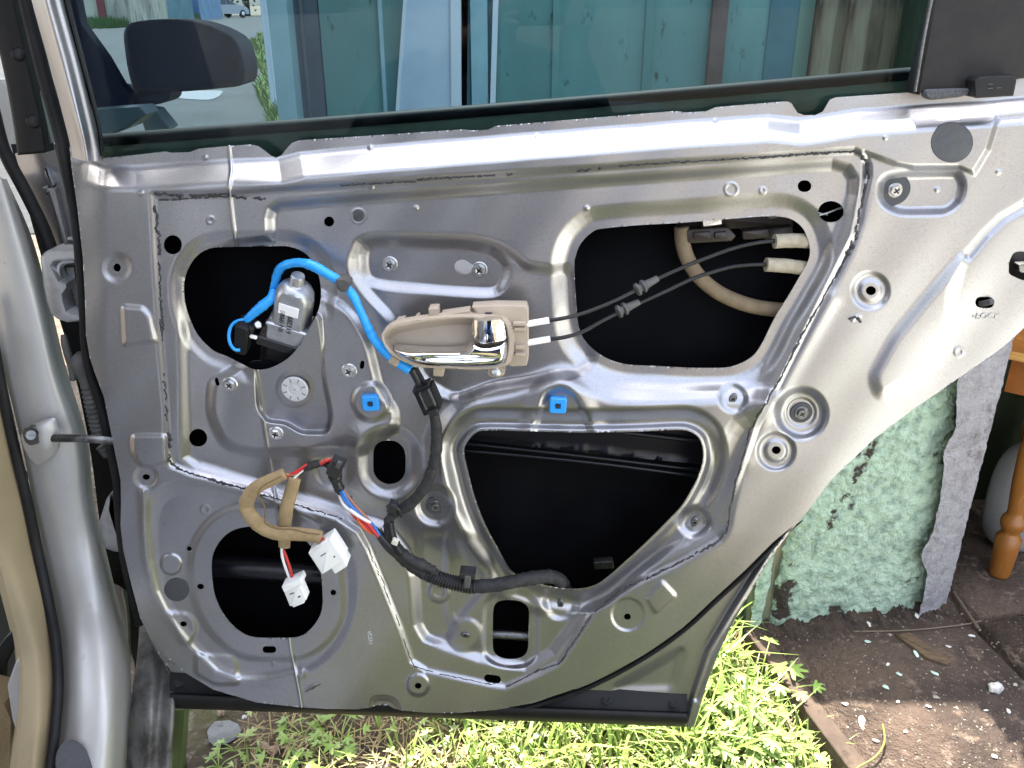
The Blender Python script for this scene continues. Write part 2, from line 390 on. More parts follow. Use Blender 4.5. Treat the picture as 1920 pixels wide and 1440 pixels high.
H5 = cr([(397,1053),(403,1030),(418,1008),(440,993),(475,987),(530,990),(565,1006),(588,1032),(600,1062),(605,1120),(601,1152),(583,1179),(560,1194),(520,1196),
 (477,1195),(450,1184),(423,1157),(404,1120),(398,1085)], 3)
H6 = cr([(925,1143),(930,1131),(940,1126),(956,1125),(973,1127),(985,1133),(992,1146),(991,1180),(990,1215),(984,1228),(973,1234),(955,1236),(937,1232),(926,1222),(924,1205),(924,1170)], 3)
HOLES = [H1, H2, H3, H4, H5, H6, ell(324,459,17,18), ell(617,415.5,9.5), ell(371.5,821,17,17), ell(219.5,502,7,8), ell(274,894.5,7,5.5), ell(355,1029,4.5), ell(376,1100,6.5,5.5),
 ell(344,1170,6.5,5), ell(625,1111,5.5), ell(784,1286,6.5,5.5), ell(1176.5,1156.5,6.5,6), slot(1508.5,349,13,11), ell(1558,397,24,20), ell(1633,545,9.5,8.5), ell(1455.5,844,8.5,7.5),
 slot(505,1218,13,6.5), slot(923.5,1273,16,7.5,R(9)), slot(1846.5,567,18,10.5,R(2)), rnd([(1891,514),(1892,490),(1900,474),(1910,471),(1940,473),(1940,530),(1915,525)], 7),
 ell(1926,380,7,11), slot(407,716,3.5,8,R(-14)), slot(679,684,4,8,R(10))]
T1 = [(60,300),(160,301),(175,316),(210,322),(433,308),(530,303),(562,293),(640,285),(960,259),(1280,233),(1440,222),(1500,228),(1530,226),(1565,216),(1740,206),(1860,202),(2020,188)]
T2 = [(60,345),(170,346),(215,352),(300,347),(433,338),(520,340),(570,328),(640,322),(960,295),(1280,270),(1440,260),(1500,265),(1550,257),(1660,244),(1740,235),(1870,222),(2020,208)]
mid = [((a[0]+b[0])/2, (a[1]+b[1])/2) for a, b in zip(T1, T2)]
FLANGE = np.array([(-100,100),(-100,322)] + mid + [(2100,196),(2100,100)], float)
Zs = np.array([(285,364),(360,366),(433,363),(500,356),(640,347),(900,330),(1100,316),(1280,303),(1450,293),(1575,283),(1602,282),(1618,290),(1628,308),(1629,330),(1622,360),(1610,400),(1593,467),(1573,510),
 (1513,613),(1457,720),(1413,797),(1390,867),(1370,947),(1364,985),(1350,1010),(1310,1034),(1270,1057),(1210,1085),(1160,1110),(1113,1147),(1090,1180),(1070,1210),(1047,1243),(1010,1262),(947,1287),
 (923,1284),(860,1270),(800,1257),(772,1239),(752,1180),(720,1100),(690,1027),(672,995),(633,970),(560,947),(457,915),(360,888),(322,872),(314,845),(310,760),(300,647),(291,480)], float)
Z2 = np.array([(507,450),(506,410),(510,394),(524,384),(640,374),(900,355),(1280,328),(1500,312),(1560,308),(1588,316),(1600,335),(1598,365),(1585,410),(1560,470),(1480,622),(1425,722),(1375,810),(1345,900),(1328,985),
 (1290,1014),(1200,1066),(1130,1115),(1090,1152),(1060,1190),(1036,1222),(985,1250),(900,1234),(840,1214),(798,1196),(783,1170),(776,1080),(760,1035),(720,985),(640,958),(560,932),(470,905),(372,874),(348,856),
 (345,760),(343,640),(346,600),(346,520),(370,478),(440,458)], float)
U = cr([(668,468),(690,447),(780,446),(870,448),(930,459),(962,478),(987,498),(1030,505),(1062,503),(1078,525),(1083,600),(1110,668),(1080,698),(1010,712),(930,722),(860,745),(800,715),(770,660),(735,600),(690,550),(662,505)], 4)
BAR = cr([(1440,742),(1340,738),(1250,742),(1150,737),(1085,712),(1050,700),(1012,710),(960,728),(890,742),(842,772),(818,820),(812,880),(830,950),(870,1010),(910,1070),(960,1120),(1060,1135),(1140,1105),(1290,985),(1345,880),(1390,800),(1440,770)], 4)
CLIPD = rnd([(985,860),(1024,736),(1058,724),(1082,748),(1130,860)], 16)
R1 = rnd([(398,712),(392,775),(420,835),(480,850),(690,846),(742,800),(742,765),(715,740),(690,640),(660,585),(612,555),(570,540),(520,600),(470,668),(430,700)], 24)
DK = rnd([(477,670),(483,765),(500,790),(535,793),(566,812),(616,812),(622,780),(606,700),(606,640),(600,590),(570,580),(540,620),(505,660)], 12)
RB = rnd([(655,800),(745,800),(800,860),(790,930),(700,940),(660,900)], 30)
R2 = cr([(690,462),(730,457),(800,459),(870,461),(925,474),(950,500),(945,530),(925,548),(870,547),(800,542),(730,536),(692,525),(682,495)], 4)
RBOLT = rnd([(1654,332),(1700,326),(1796,325),(1806,345),(1800,375),(1776,397),(1682,398),(1650,378)], 18)
PAD1 = rnd([(229,574),(268,577),(281,592),(291,641),(233,647)], 7); PAD2 = rnd([(247,816),(311,816),(312,868),(264,875),(249,850)], 9)
PAD3 = rnd([(1212,1122),(1241,1088),(1268,1117),(1229,1150)], 7)
SPK = cr([(273,1000),(280,950),(302,920),(345,905),(420,914),(520,950),(600,988),(648,1030),(664,1098),(652,1168),(620,1225),(565,1262),(500,1276),(445,1276),(405,1262),(360,1222),(318,1165),(291,1110),(277,1050)], 4)
PADA = rnd([(312,1147),(350,1149),(368,1165),(367,1188),(352,1210),(340,1205)], 10); PADB = rnd([(366,1226),(433,1229),(444,1243),(449,1282),(405,1284),(366,1262)], 9)
TRI = rnd([(1808,478),(1747,548),(1678,632),(1636,708),(1650,746),(1728,702),(1766,660),(1783,612),(1783,552)], 16)
TRI2 = [(1990,370),(1925,384),(1880,410),(1848,440),(1815,480)]
DROP = np.array([(1622,286),(1680,308),(1713,314),(1797,313),(1826,325),(1853,280),(1871,220),(2100,195),(2100,900),(1500,1100),(1370,1100),(1350,1000),(1420,800),(1600,440),(1620,340)], float)
K1 = rnd([(845,1000),(888,1005),(918,1085),(900,1112),(880,1135),(858,1162),(846,1150)], 12)
K2 = rnd([(786,1000),(838,1000),(838,1160),(862,1185),(810,1205),(786,1180)], 16)
TAB = rnd([(692,1340),(700,1309),(730,1308),(744,1318),(752,1345)], 8)
SEAM = [(430,272),(434,318),(431,352),(442,448),(482,690),(496,800),(508,880),(521,962),(543,1197),(551,1244),(566,1325)]
def zone(X, Y):      # the lowered middle: two steps at the top and left, one broad flank at the right
    a = sdf(Zs, X, Y, 60); b = sdf(Z2, X, Y, 60); two = -.006*sst((a+9.5)/19) - .0085*sst((b+14)/28); one = -.0145*sst(((a+b)/2+31)/62)
    w = sst((X-1250)/150)*sst((Y-340)/80); lf = 1 - .5*sst((430-X)/110)*sst((880-Y)/60)
    return (two*(1-w) + one*w)*lf
FE = [lambda X, Y: Er(FLANGE,-.0248,41,6)(X, Y)*(.72 + .28*sst((X-380)/240)), zone,
 lambda X, Y: E(DROP,-.006,14)(X, Y)*np.clip((1000-Y)/200, 0, 1),
 E(H2,-.007,34,30), lambda X, Y: E(H1,-.004,26,20)(X, Y)*(1-sst((sdf(DK,X,Y,60)+26)/30)), E(U,-.006,26), Er(BAR,.014,34,8), E(H3,-.014,30,34), E(H3,.006,13,9), E(CLIPD,-.0055,16), E(CLIPD,.003,30,22),
 E(R1,.006,24), E(DK,-.0025,8), lambda X, Y: -.00013*(Y-690)*sst((sdf(DK,X,Y,60)+4)/10), E(RB,.0045,36), E(H4,-.0085,26,20), E(R2,-.0065,24), E(H6,-.0035,14,16),
 E(RBOLT,-.0085,22), E(PAD1,.0032,13), E(PAD2,.0032,12), E(PAD3,.0024,11), E(SPK,-.003,20), E(SPK,-.002,24,-14), E(PADA,.0024,13), E(PADB,.0024,12),
 E(H5,.003,18,40), E(TRI,.0035,30), E(K1,-.003,22), E(K2,-.0035,24), E(TAB,-.006,12), Ln(TRI2,-.003,7), Ln([(1560,560),(1480,700),(1400,860)],.0015,16),
 Ln(SEAM,.0015,2.6), Ln([(268,925),(272,990),(277,1050),(291,1110),(318,1163),(360,1216),(405,1260),(445,1275),(500,1276),(565,1262)],.0024,8),
 Cc(1632,545,33,-.004,12), Cc(1632,545,20,.002,10), Cc(1502,775,44,-.009,20), Cc(1502,773,27,-.002,5), Cc(1455,846,34,-.005,10), Cc(1455,845,20,.0025,8), Cc(784,1284,20,.003,9), Cc(274,894,20,-.002,10),
 Cc(219,502,24,-.0022,16), Cc(817,947,34,-.005,16), Cc(823,1110,19,.002,8), Cc(823,1110,9,-.001,4), Cc(1374,747,24,-.004,14), Cc(1302,978,26,-.005,18), Cc(1051,1128,30,-.006,18), Cc(873,1190,30,.003,16),
 Cc(696,753,34,.004,14), Cc(553,729,34,.001,8), Cc(625,880,34,-.003,20), Cc(321,1058,19,.0025,6), Cc(1177,1152,30,-.002,8), Cc(840,700,60,.002,60),
 Rg(1371,355,11.5,.0006,2.2), Rg(672,405,13,.0005,2), Rg(385,955,7,.0006,2), Rg(1798,660,7,.0007,2.2), Rg(395,413,6,.0007,2), Rg(1430,357,5,.0006,2)]
for (x, y) in [(385,296),(695,277),(1007,255),(1341,226),(780,390),(1100,390),(1660,258),(1757,355),(1872,322),(265,363),(355,1029),(513,1245),(697,352)]:
    FE.append(Cc(x, y, 4, .0011, 5))
for (x, y, a) in [(580,1290,.5),(590,1286,.2),(1605,596,.4)]: FE.append(Ln([(x-6,y+4),(x,y-2),(x+7,y-4)], .0011, 2.5))
def low(X, Y):  # the sheet is never perfectly flat
    return .0005*np.sin(X/47+1.3)*np.sin(Y/61) + .0004*np.sin(X/23+Y/31) - .012*sst((205-X)/75)*sst((Y-300)/60)*.5
FE.append(low)
def DH(px, py):
    X = np.array([[float(px)]]); Y = np.array([[float(py)]]); return float(sum(f(X, Y) for f in FE)[0, 0])
door = sheet("door", OUT, silver, car, holes=HOLES, feats=FE, step=1.7, rim=.0008, label="open rear door showing its bare pressed silver inner sheet")
WLOC["door"] = WLOC[door.name]
def D(name, mb_or_none=None): return door

# outer skin behind the inner sheet, with its folded edge and the pressed triangle
SKO = np.array([(1530,930),(1500,975),(1470,1012),(1440,1052),(1415,1095),(1393,1135),(1368,1180),(1345,1230),(1325,1283),(1310,1335),(1301,1363),(1287,1362),(1270,1345),(900,1330),(600,1340),(480,1330),(380,1310),(327,1281),(318,1255),(300,1232),
 (280,1195),(262,1150),(285,1185),(345,1243),(420,1280),(600,1312),(900,1318),(1100,1255),(1280,1140),(1450,970)], float)
FOLD_ = [(1520,975),(1462,1042),(1420,1105),(1370,1195),(1330,1275),(1308,1330)]
skin = sheet("outer_skin", SKO, silver, door, base=-.020, step=3, rim=.004, feats=[E(rnd([(1150,1292),(1282,1215),(1262,1290)],14),-.004,24), Ln([(1480,1000),(1443,1050),(1375,1160),(1335,1232),(1306,1310)],-.004,4),
 lambda X, Y: .011*sst((X - np.interp(Y,[930,1000,1040,1150,1220,1300,1365],[1500,1462,1430,1360,1318,1292,1275]))/14)])
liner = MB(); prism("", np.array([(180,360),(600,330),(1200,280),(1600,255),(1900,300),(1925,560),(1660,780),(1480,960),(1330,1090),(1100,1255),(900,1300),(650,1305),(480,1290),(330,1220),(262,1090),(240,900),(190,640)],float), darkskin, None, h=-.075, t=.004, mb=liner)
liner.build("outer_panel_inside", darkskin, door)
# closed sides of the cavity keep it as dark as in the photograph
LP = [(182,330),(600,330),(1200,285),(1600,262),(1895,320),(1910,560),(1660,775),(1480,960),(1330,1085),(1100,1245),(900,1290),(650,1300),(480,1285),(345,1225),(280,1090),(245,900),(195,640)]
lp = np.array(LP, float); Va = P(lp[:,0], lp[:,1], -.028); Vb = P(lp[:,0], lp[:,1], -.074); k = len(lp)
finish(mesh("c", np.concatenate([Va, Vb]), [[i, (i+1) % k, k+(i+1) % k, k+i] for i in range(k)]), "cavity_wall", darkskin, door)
# stiffeners seen through the openings
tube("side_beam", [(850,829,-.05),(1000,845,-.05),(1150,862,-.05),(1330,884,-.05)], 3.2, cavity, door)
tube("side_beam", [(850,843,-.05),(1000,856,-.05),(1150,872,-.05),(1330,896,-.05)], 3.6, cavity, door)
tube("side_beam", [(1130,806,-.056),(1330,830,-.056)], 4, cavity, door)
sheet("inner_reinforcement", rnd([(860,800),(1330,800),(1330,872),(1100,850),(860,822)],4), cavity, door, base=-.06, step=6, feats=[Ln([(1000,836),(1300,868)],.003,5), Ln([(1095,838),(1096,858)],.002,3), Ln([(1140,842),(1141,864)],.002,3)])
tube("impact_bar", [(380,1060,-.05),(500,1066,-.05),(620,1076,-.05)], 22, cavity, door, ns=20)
tube("impact_bar", [(915,1188,-.04),(955,1190,-.04),(1000,1194,-.04)], 9, greyzinc, door, ns=16)
prism("inner_bracket", rnd([(1113,1054),(1150,1052),(1152,1066),(1114,1068)],3), greyzinc, door, h=-.05, t=.01)
prism("inner_bracket", rnd([(466,680),(520,676),(600,640),(610,700),(470,702)],6), cavity, door, h=-.028, t=.006)

tube("edge_seal", [(940,1337,-.012),(1000,1323,-.012),(1100,1290,-.012),(1200,1238,-.012),(1280,1183,-.012),(1345,1124,-.012),(1405,1069,-.012),(1455,1019,-.012,3.5),(1490,988,-.016,2),(1505,976,-.02,1)], 5, rubber, door)
# window glass, belt seals, frame
GL = np.array([(112,-60),(1775,-60),(1745,0),(1700,190),(1690,235),(900,300),(200,330),(188,262)], float)
def gl(nm, poly, h, mat, **kw): return finish(mesh(nm, np.concatenate([P(poly[:,0],poly[:,1],h), P(poly[:,0],poly[:,1],h-.0035)]), [list(range(len(poly)))[::-1], list(range(len(poly),2*len(poly)))] + [[i,(i+1)%len(poly),len(poly)+(i+1)%len(poly),len(poly)+i] for i in range(len(poly))]), nm, mat, door, smooth=False, **kw)
gl("window_glass", GL, -.037, glass)
def band(nm, prof, mat, x0=150, x1=1760, **kw):    # long strip: prof rows = (pixels below the glass line, h)
    V = []; xs = np.linspace(x0, x1, 60)
    for dy, h in prof:
        y = 252 + (xs-190)*(126-252)/(1715-190) + dy + 3*np.sin((xs-190)/1525*math.pi); V.append(P(xs, y, np.full(60, h)))
    V = np.concatenate(V); return finish(mesh(nm, V, [[(i+1)*60+j, (i+1)*60+j+1, i*60+j+1, i*60+j] for i in range(len(prof)-1) for j in range(59)]), nm, mat, door, **kw)
olive = M("primer_olive", (.26, .28, .17), .5, .2, c2=(.16, .17, .10), ns=14)
band("belt_moulding", [(-1,-.052),(1,-.046),(12,-.044),(22,-.047),(25,-.056)], rubber, 175, 1722)
band("belt_inner_face", [(16,-.051),(34,-.051),(48,-.0505),(64,-.051),(90,-.055)], olive, 150, 1720)
loft("window_frame", [[(48,-60,.815),(59,0,.815),(95,130,.815),(127,252,.812),(136,296,.81)], [(62,-60,.80),(74,0,.80),(108,130,.80),(142,252,.797),(152,300,.795)], [(74,-60,.79),(86,0,.79),(122,130,.79),(154,252,.785),(163,302,.785)],
 [(92,-60,.797),(103,0,.797),(138,130,.797),(166,252,.795),(174,302,.795)], [(108,-60,.806),(118,0,.806),(152,130,.806),(181,252,.805),(188,302,.805)], [(110,-60,.84),(120,0,.84),(154,130,.84),(184,252,.84),(192,302,.84)]], silver, door, m=6)
loft("glass_run_seal", [[(108,-60,.812),(118,0,.812),(152,130,.812),(181,240,.812),(186,292,.812)], [(114,-60,.808),(124,0,.808),(158,130,.808),(186,240,.808),(191,292,.808)], [(122,-60,.828),(131,0,.828),(164,130,.828),(190,240,.828),(194,292,.828)]], rubber, door)
prism("glass_run_seal", [(1776,-60),(1757,0),(1728,110),(1712,176),(1724,178),(1742,110),(1775,0),(1795,-60)], rubber, door, h=-.012, t=.02, bev=2)
tube("frame_bead", [(1763,-60,.0),(1747,0,.0),(1732,75,.0),(1716,172,-.002)], 3, greyzinc, door)
prism("frame_cover", [(1768,-60),(1752,0),(1740,70),(1722,172),(1735,173),(1830,164),(1905,148),(2000,140),(2000,-60)], browntrim, door, h=-.002, t=.012, bev=3)
prism("guide_block", rnd([(1826,152),(1836,144),(1902,141),(1906,150),(1900,180),(1828,184)],3), blacktrim, door, h=.016, t=.03, bev=2.5)
for (x, y) in [(1857,158),(1857,166),(1873,165)]: tube("moulded_mark", [(x-4,y,.0165),(x+4,y-.4,.0165)], .7, greyrub, door)
prism("foam_strip", rnd([(1735,168),(1790,166),(1826,165),(1828,172),(1800,182),(1742,188),(1734,180)],5), greyfoam, door, h=.004, t=.012, bev=4)
# black sill strip along the bottom
SX = np.linspace(318, 1288, 70)
def sill(rows, nm, mat):
    V = np.concatenate([P(SX, y0 + (SX-318)*(y1-y0)/970, np.full(70, h)) for y0, y1, h in rows])
    return finish(mesh(nm, V, [[(i+1)*70+j, (i+1)*70+j+1, i*70+j+1, i*70+j] for i in range(len(rows)-1) for j in range(69)]), nm, mat, door)
strip = sill([(1255,1293,-.024),(1262,1303,-.019),(1298,1334,-.018),(1300,1336,-.013),(1303,1339,-.009),(1312,1348,-.008),(1320,1356,-.011),(1328,1363,-.018),(1326,1361,-.045)], "sill_strip", blacktrim)
for (x, y) in [(1137,1310),(1263,1316),(335,1278)]: finish(mesh("w", *lathe3([(.0,.0),(.006,.0),(.006,.0015),(.0038,.0018),(.0034,.0008),(.0,.0008)], P1(x,y,-.0185), P1(x,y,.1), 14)), "strip_rivet", blacktrim, door, angle=30)

# ------------------------------------------------------------------ screws, clips, plugs
def hexscrew(nm, rf, rh, zf, zh, mat, washer=0):
    mb = MB()
    def lz(prof, ns, mi=0): V, Fc = lathe3(prof, (0,0,0), (0,0,1), ns); mb.add(V, Fc, mi)
    z = 0
    if washer: lz([(washer,-.001),(washer,.001),(washer*.96,.0016),(rf,.0016)], 28, 2); z = .0014
    lz([(rf,z-.002),(rf,z+zf*.5),(rf*.9,z+zf),(rh,z+zf)], 24); lz([(rh,z+zf*.5),(rh,z+zh*.85),(rh*.9,z+zh),(rh*.62,z+zh),(rh*.5,z+zh*.93)], 6)
    for a in (0, math.pi/2): box(mb, (0,0,z+zh*.96), (rh*1.1,rh*.26,zh*.12), a+.4, 1)
    return mb.build(nm, [mat, ink, plugmat], door, angle=25, origin=(0,0,0))
proto = hexscrew("screw", .0066, .0047, .0012, .0042, zinc); protoW = hexscrew("screw", .0066, .0052, .0012, .0046, zinc, .0135); protoG = hexscrew("screw", .0072, .0048, .0012, .004, greyzinc, .011)
for (x, y, a, src) in [(731,495,.2,proto),(899,505,.5,proto),(655,695,.1,proto),(432,720,.4,proto),(518,812,.9,proto),(1677,356,.3,protoW),(1502,773,.2,protoG),(817,948,.6,protoG)]:
    stamp(src, "screw", x, y, DH(x, y), door, a, 1.22 if src is proto else 1.05)
for q in (proto, protoW, protoG): bpy.data.objects.remove(q)
mb = MB(); V, Fc = lathe3([(.0,.0),(.0142,.0),(.0142,.0012),(.0128,.0022),(.0075,.0022),(.007,.0016),(.004,.0016),(.0036,.0026),(.0012,.0026),(.001,.0012)], (0,0,0), (0,0,1), 36); mb.add(V, Fc)
for i in range(8): a = i*math.pi/4+.3; box(mb, (.0105*math.cos(a),.0105*math.sin(a),.0022), (.004,.0007,.0008), a, 1)
cap = mb.build("end_cap", [M("pale_cap",(.45,.45,.45),.5), greyrub], door, angle=30, origin=(0,0,0)); stamp(cap, "end_cap", 553, 729, DH(553,715)+.0025, door, label="pale round cap with radial ribs"); bpy.data.objects.remove(cap)
mb = MB(); s = .0088
pl = rnd([(-s,-s),(s,-s),(s,s),(-s,s)], .003, 5); n = len(pl); ring = [(pl*1.0, .0), (pl*1.0, .0045), (pl*.86, .0062), (pl*.35, .0062), (pl*.26, .0045), (pl*.24, .0005)]
V = np.concatenate([np.c_[q, np.full(n, z)] for q, z in ring]); Fc = [[i*n+j, i*n+(j+1) % n, (i+1)*n+(j+1) % n, (i+1)*n+j] for i in range(5) for j in range(n)]; Fc.append([5*n+j for j in range(n)]); mb.add(V, Fc)
V, Fc = lathe3([(.0001,.0063),(.0024,.0063),(.0024,.0066),(.0001,.0066)], (0,0,0), (0,0,1), 14); mb.add(V, Fc, 1)
bc = mb.build("blue_clip", [blueclip, ink], door, angle=35, origin=(0,0,0))
for (x, y, a) in [(696,753,.05),(1046,757,-.04)]: stamp(bc, "blue_clip", x, y, DH(x, y), door, a)
bpy.data.objects.remove(bc)
mb = MB(); V, Fc = lathe3([(.0062,-.001),(.0062,.0012),(.0045,.002),(.0028,.002),(.0024,.0002)], (0,0,0), (0,0,1), 18); V = [(x*.62, y, z) for x, y, z in V]; mb.add(V, Fc); box(mb, (0,.0025,.0022), (.0048,.0012,.0022)); box(mb, (.0,-.002,.0022), (.0055,.0012,.0018), .3); box(mb, (0,0,.0006), (.0030,.005,.0008), 0, 1)
sn = mb.build("spring_nut", [greyzinc, ink], door, angle=30, origin=(0,0,0))
for (x, y, a) in [(1374,747,-.4),(1302,978,-.2),(1051,1131,-.05),(873,1190,1.4)]: stamp(sn, "spring_nut", x, y, DH(x, y), door, a)
bpy.data.objects.remove(sn)
for (x, y, rx, ry, lb) in [(1785,267,40,38,"large round dark grey blanking plug"),(331.5,1106,24,21.5,"round dark blanking plug beside the speaker opening"),(672,405,10.5,11,None)]:
    prism("blanking_plug", ell(x, y, rx, ry, 36), plugmat, door, h=DH(x, y)+.0012, t=.003, bev=1.2, label=lb)
prism("keyhole_plate", cr([(852,500),(856,490),(868,487),(879,492),(886,497),(897,498),(897,511),(886,510),(879,513),(868,516),(856,511)], 3), M("bare_plate",(.5,.5,.51),.5,.8), door, h=DH(868,500)+.0008, t=.002, bev=.8)
tube("latch_rod", [(1535,404,-.03),(1552,399,-.03),(1585,386,-.03)], 2, zinc, door); tube("latch_rod", [(1530,398,-.032),(1552,403,-.03)], 1.6, zinc, door)
tube("child_lock_lever", [(1838,570,-.012),(1852,567,-.006),(1860,565,-.002)], 6, greyrub, door)
mb = MB(); prism("", rnd([(1886,515),(1887,486),(1896,470),(1907,467),(1960,470),(1960,535),(1915,530)],8), None, None, h=DH(1880,500)-.012, t=.01, mb=mb); mb.build("latch_housing", blacktrim, door)
prism("latch_tongue", rnd([(1909,496),(1940,494),(1940,512),(1911,511)],4), greyzinc, door, h=-.004, t=.01)
# pressed lettering
def text(nm, s, size, px, py, h, rot, mat, parent, mp=P, ext=.0006, M3=None, off=0, scale=(1,1,1)):
    cu = bpy.data.curves.new(nm, 'FONT'); cu.body = s; cu.size = size; cu.extrude = ext; cu.align_x = 'CENTER'; cu.align_y = 'CENTER'; cu.offset = off
    o = bpy.data.objects.new(nm, cu); COL.objects.link(o); bpy.context.view_layer.update()
    me = bpy.data.meshes.new_from_object(o.evaluated_get(bpy.context.evaluated_depsgraph_get())); bpy.data.objects.remove(o)
    me.materials.clear(); me.materials.append(mat); q = bpy.data.objects.new(nm, me); COL.objects.link(q); w = P1(px, py, h, mp); WLOC[q.name] = w
    q.parent = parent; q.location = w - WLOC[parent.name]; q.scale = scale
    q.rotation_euler = ((M3 if M3 is not None else DOORQ.to_matrix()) @ Matrix.Rotation(rot, 3, 'Z')).to_euler(); return q
text("lock_lettering", "LOCK", .0085, 1852, 593, DH(1852,593)+.0002, R(2), silver, door)
mb = MB(); tube("", [(1829,592,DH(1829,592)),(1824,593,DH(1825,593)+.0004),(1829,596,DH(1829,596))], 1.0, None, None, mb=mb); tube("", [(1825,593,DH(1825,593)+.0004),(1836,592,DH(1836,592)+.0004)], 1.0, None, None, mb=mb); mb.build("lock_arrow", silver, door)
text("stamped_code", "VCZA1", .0065, 693.5, 1196, DH(693,1196)+.0002, R(-87), M("worn_ink",(.5,.5,.5),.6), door, ext=.0002)

seamm = M("bare_seam", (.55,.55,.56), .45, .6)
for pl in ([(430,272),(434,318),(431,352),(442,448)], [(543,1198),(546,1220),(551,1244),(560,1290),(566,1326)]):
    c = cr(pl, 8, False); tube("seam_bead", [(x, y, DH(x, y)+.0003) for x, y in c], 1.5, seamm, door, n=2, ns=8)
# sealant left where the moisture sheet was glued
mb = MB()
def bead(pl, r, gap=.25, seed=1, wob=2.0, sp=14):
    g = np.random.default_rng(seed); c = cr(pl, 8, closed=False); L = np.r_[0, np.cumsum(np.hypot(*np.diff(c, axis=0).T))]; s = 0
    while s < L[-1]-4:
        ln = g.uniform(.4, 1.6)*sp; e = min(s+ln, L[-1])
        if g.random() > gap*.12:
            t = np.linspace(s, e, max(4, int(ln/3))); x = np.interp(t, L, c[:, 0]) + g.normal(0, wob*.35, len(t)) + g.normal(0, wob*.6); y = np.interp(t, L, c[:, 1]) + g.normal(0, wob*.35, len(t))
            rr = r*g.uniform(.7, 1.2)*np.sqrt(np.clip(np.sin(np.linspace(.12, math.pi-.12, len(t))), .05, 1))
            h = np.array([DH(a, b) for a, b in zip(x, y)]); C = P(x, y, h+.0002); V, Fc = tubemesh(C, np.maximum(rr*.00053*1.3, .0004), 6, .3, NRM); mb.add(V, Fc)
        s = e - 2.5 + g.uniform(0, sp*gap*.3)
bead([(288,362),(340,366),(433,363)],3.2,.1,1,2.2,16); bead([(300,375),(360,372),(420,368),(500,374)],2.0,.45,2,4,12); bead([(640,347),(780,340)],1.8,.35,3,2); bead([(780,336),(960,326)],2.2,.3,4); bead([(1080,320),(1130,316)],2.5,.2,5,3)
bead([(1160,311),(1420,295)],1.8,.35,6); bead([(1420,295),(1530,287),(1600,284),(1618,290)],3,.1,7,2.5); bead([(1618,290),(1628,312),(1627,335)],3.5,.15,8,2.5); bead([(1624,345),(1612,400),(1596,465)],2.6,.25,9,3)
bead([(1596,465),(1573,510),(1513,613),(1457,720),(1413,797),(1390,867),(1370,947),(1366,985)],2.3,.1,10,1.6,24); bead([(1600,460),(1586,480)],4,.0,11,4,9); bead([(1366,985),(1352,1012),(1310,1036),(1270,1057),(1210,1087)],3.0,.15,12,2.5); bead([(1210,1085),(1160,1110),(1113,1150)],2.2,.1,13)
bead([(1113,1150),(1070,1212),(1050,1242),(1010,1258),(950,1288)],2.2,.1,14,1.6,20); bead([(923,1284),(800,1257),(772,1239),(752,1180)],1.4,.4,15,1.4); bead([(690,1027),(720,1100),(750,1175)],1.2,.65,16,1.4)
bead([(292,385),(294,430),(300,480)],2.6,.3,17,3,12); bead([(298,490),(301,560),(306,620)],1.6,.35,18,2.5,10); bead([(302,560),(305,640)],1.4,.45,19,2.5,9); bead([(308,700),(314,790)],1.4,.5,20,2,8); bead([(316,812),(318,840)],4.2,.0,21,2,9); bead([(316,850),(324,874),(380,895),(470,920)],3.4,.12,22,2.6,12); bead([(470,920),(560,948),(640,972)],2,.4,23,2.4,9); bead([(1590,598),(1604,596),(1616,606)],2,.1,24,3,9)
mb.build("sealant_residue", sealant, door, kind="stuff")

# ------------------------------------------------------------------ interior handle with its two cables
BZ = cr([(715,631),(719,622),(727,615),(742,608),(784,600),(831,595),(880,593.5),(905,595),(934,596),(952,605),(961,621),(964,648),(959,675),(946,687),(916,692),(880,693),(850,691),(794,689),(766,682),(737,667),(722,650)], 4)
CUP = cr([(721,633),(728,622),(745,614),(784,606),(840,599),(884,598),(935,601),(948,612),(953,640),(950,668),(940,682),(900,687),(850,686),(800,684),(768,677),(741,661),(727,648)], 4)
handle = sheet("inner_handle", BZ, beige, car, base=.027, step=1.2, rim=.014, feats=[E(CUP,-.004,3), E(CUP,-.017,14,-5)], label="beige door handle bezel with a chrome pull lever")
prism("mounting_block", rnd([(884,575),(930,572),(987,573),(991,584),(991,672),(987,686),(958,687),(945,680),(900,600)],3), beige, handle, h=.018, t=.016, bev=2)
for y0, x0 in [(608,962),(618,964),(652,966),(665,966)]: prism("block_rib", rnd([(x0,y0-3),(985,y0-3),(985,y0+3),(x0,y0+3)],1), beige, handle, h=.023, t=.006, bev=.8)
prism("screw_foot", ell(930,697,17,11), beige, handle, h=.013, t=.011, bev=2)
for q in [[(803,579),(821,578),(823,597),(805,600)], [(741,603),(757,600),(758,610),(741,612)], [(735,667),(750,676),(743,689),(727,679)], [(812,689),(831,689),(831,706),(812,705)], [(826,590),(880,582),(886,596),(830,600)], [(776,598),(783,594),(787,603),(778,604)]]:
    prism("clip_tab", rnd(q, 2), beige, handle, h=.019, t=.015, bev=1.2)
prism("block_slot", ell(916,587,8,2.2), greyrub, handle, h=.0183, t=.002, bev=.3)
BAR_ = rnd([(886,600),(905,602),(938,599),(945,606),(948,622),(949,637),(930,641),(908,645),(893,641),(884,622)], 4)
sheet("hinge_barrel", BAR_, chrome, handle, base=.024, step=1.2, rim=.012, hfield=lambda X, Y: .013*np.sqrt(np.clip(1-((X-917)/34)**2, 0, 1)) + .0015*np.sqrt(np.clip(1-((Y-621)/26)**2, 0, 1)))
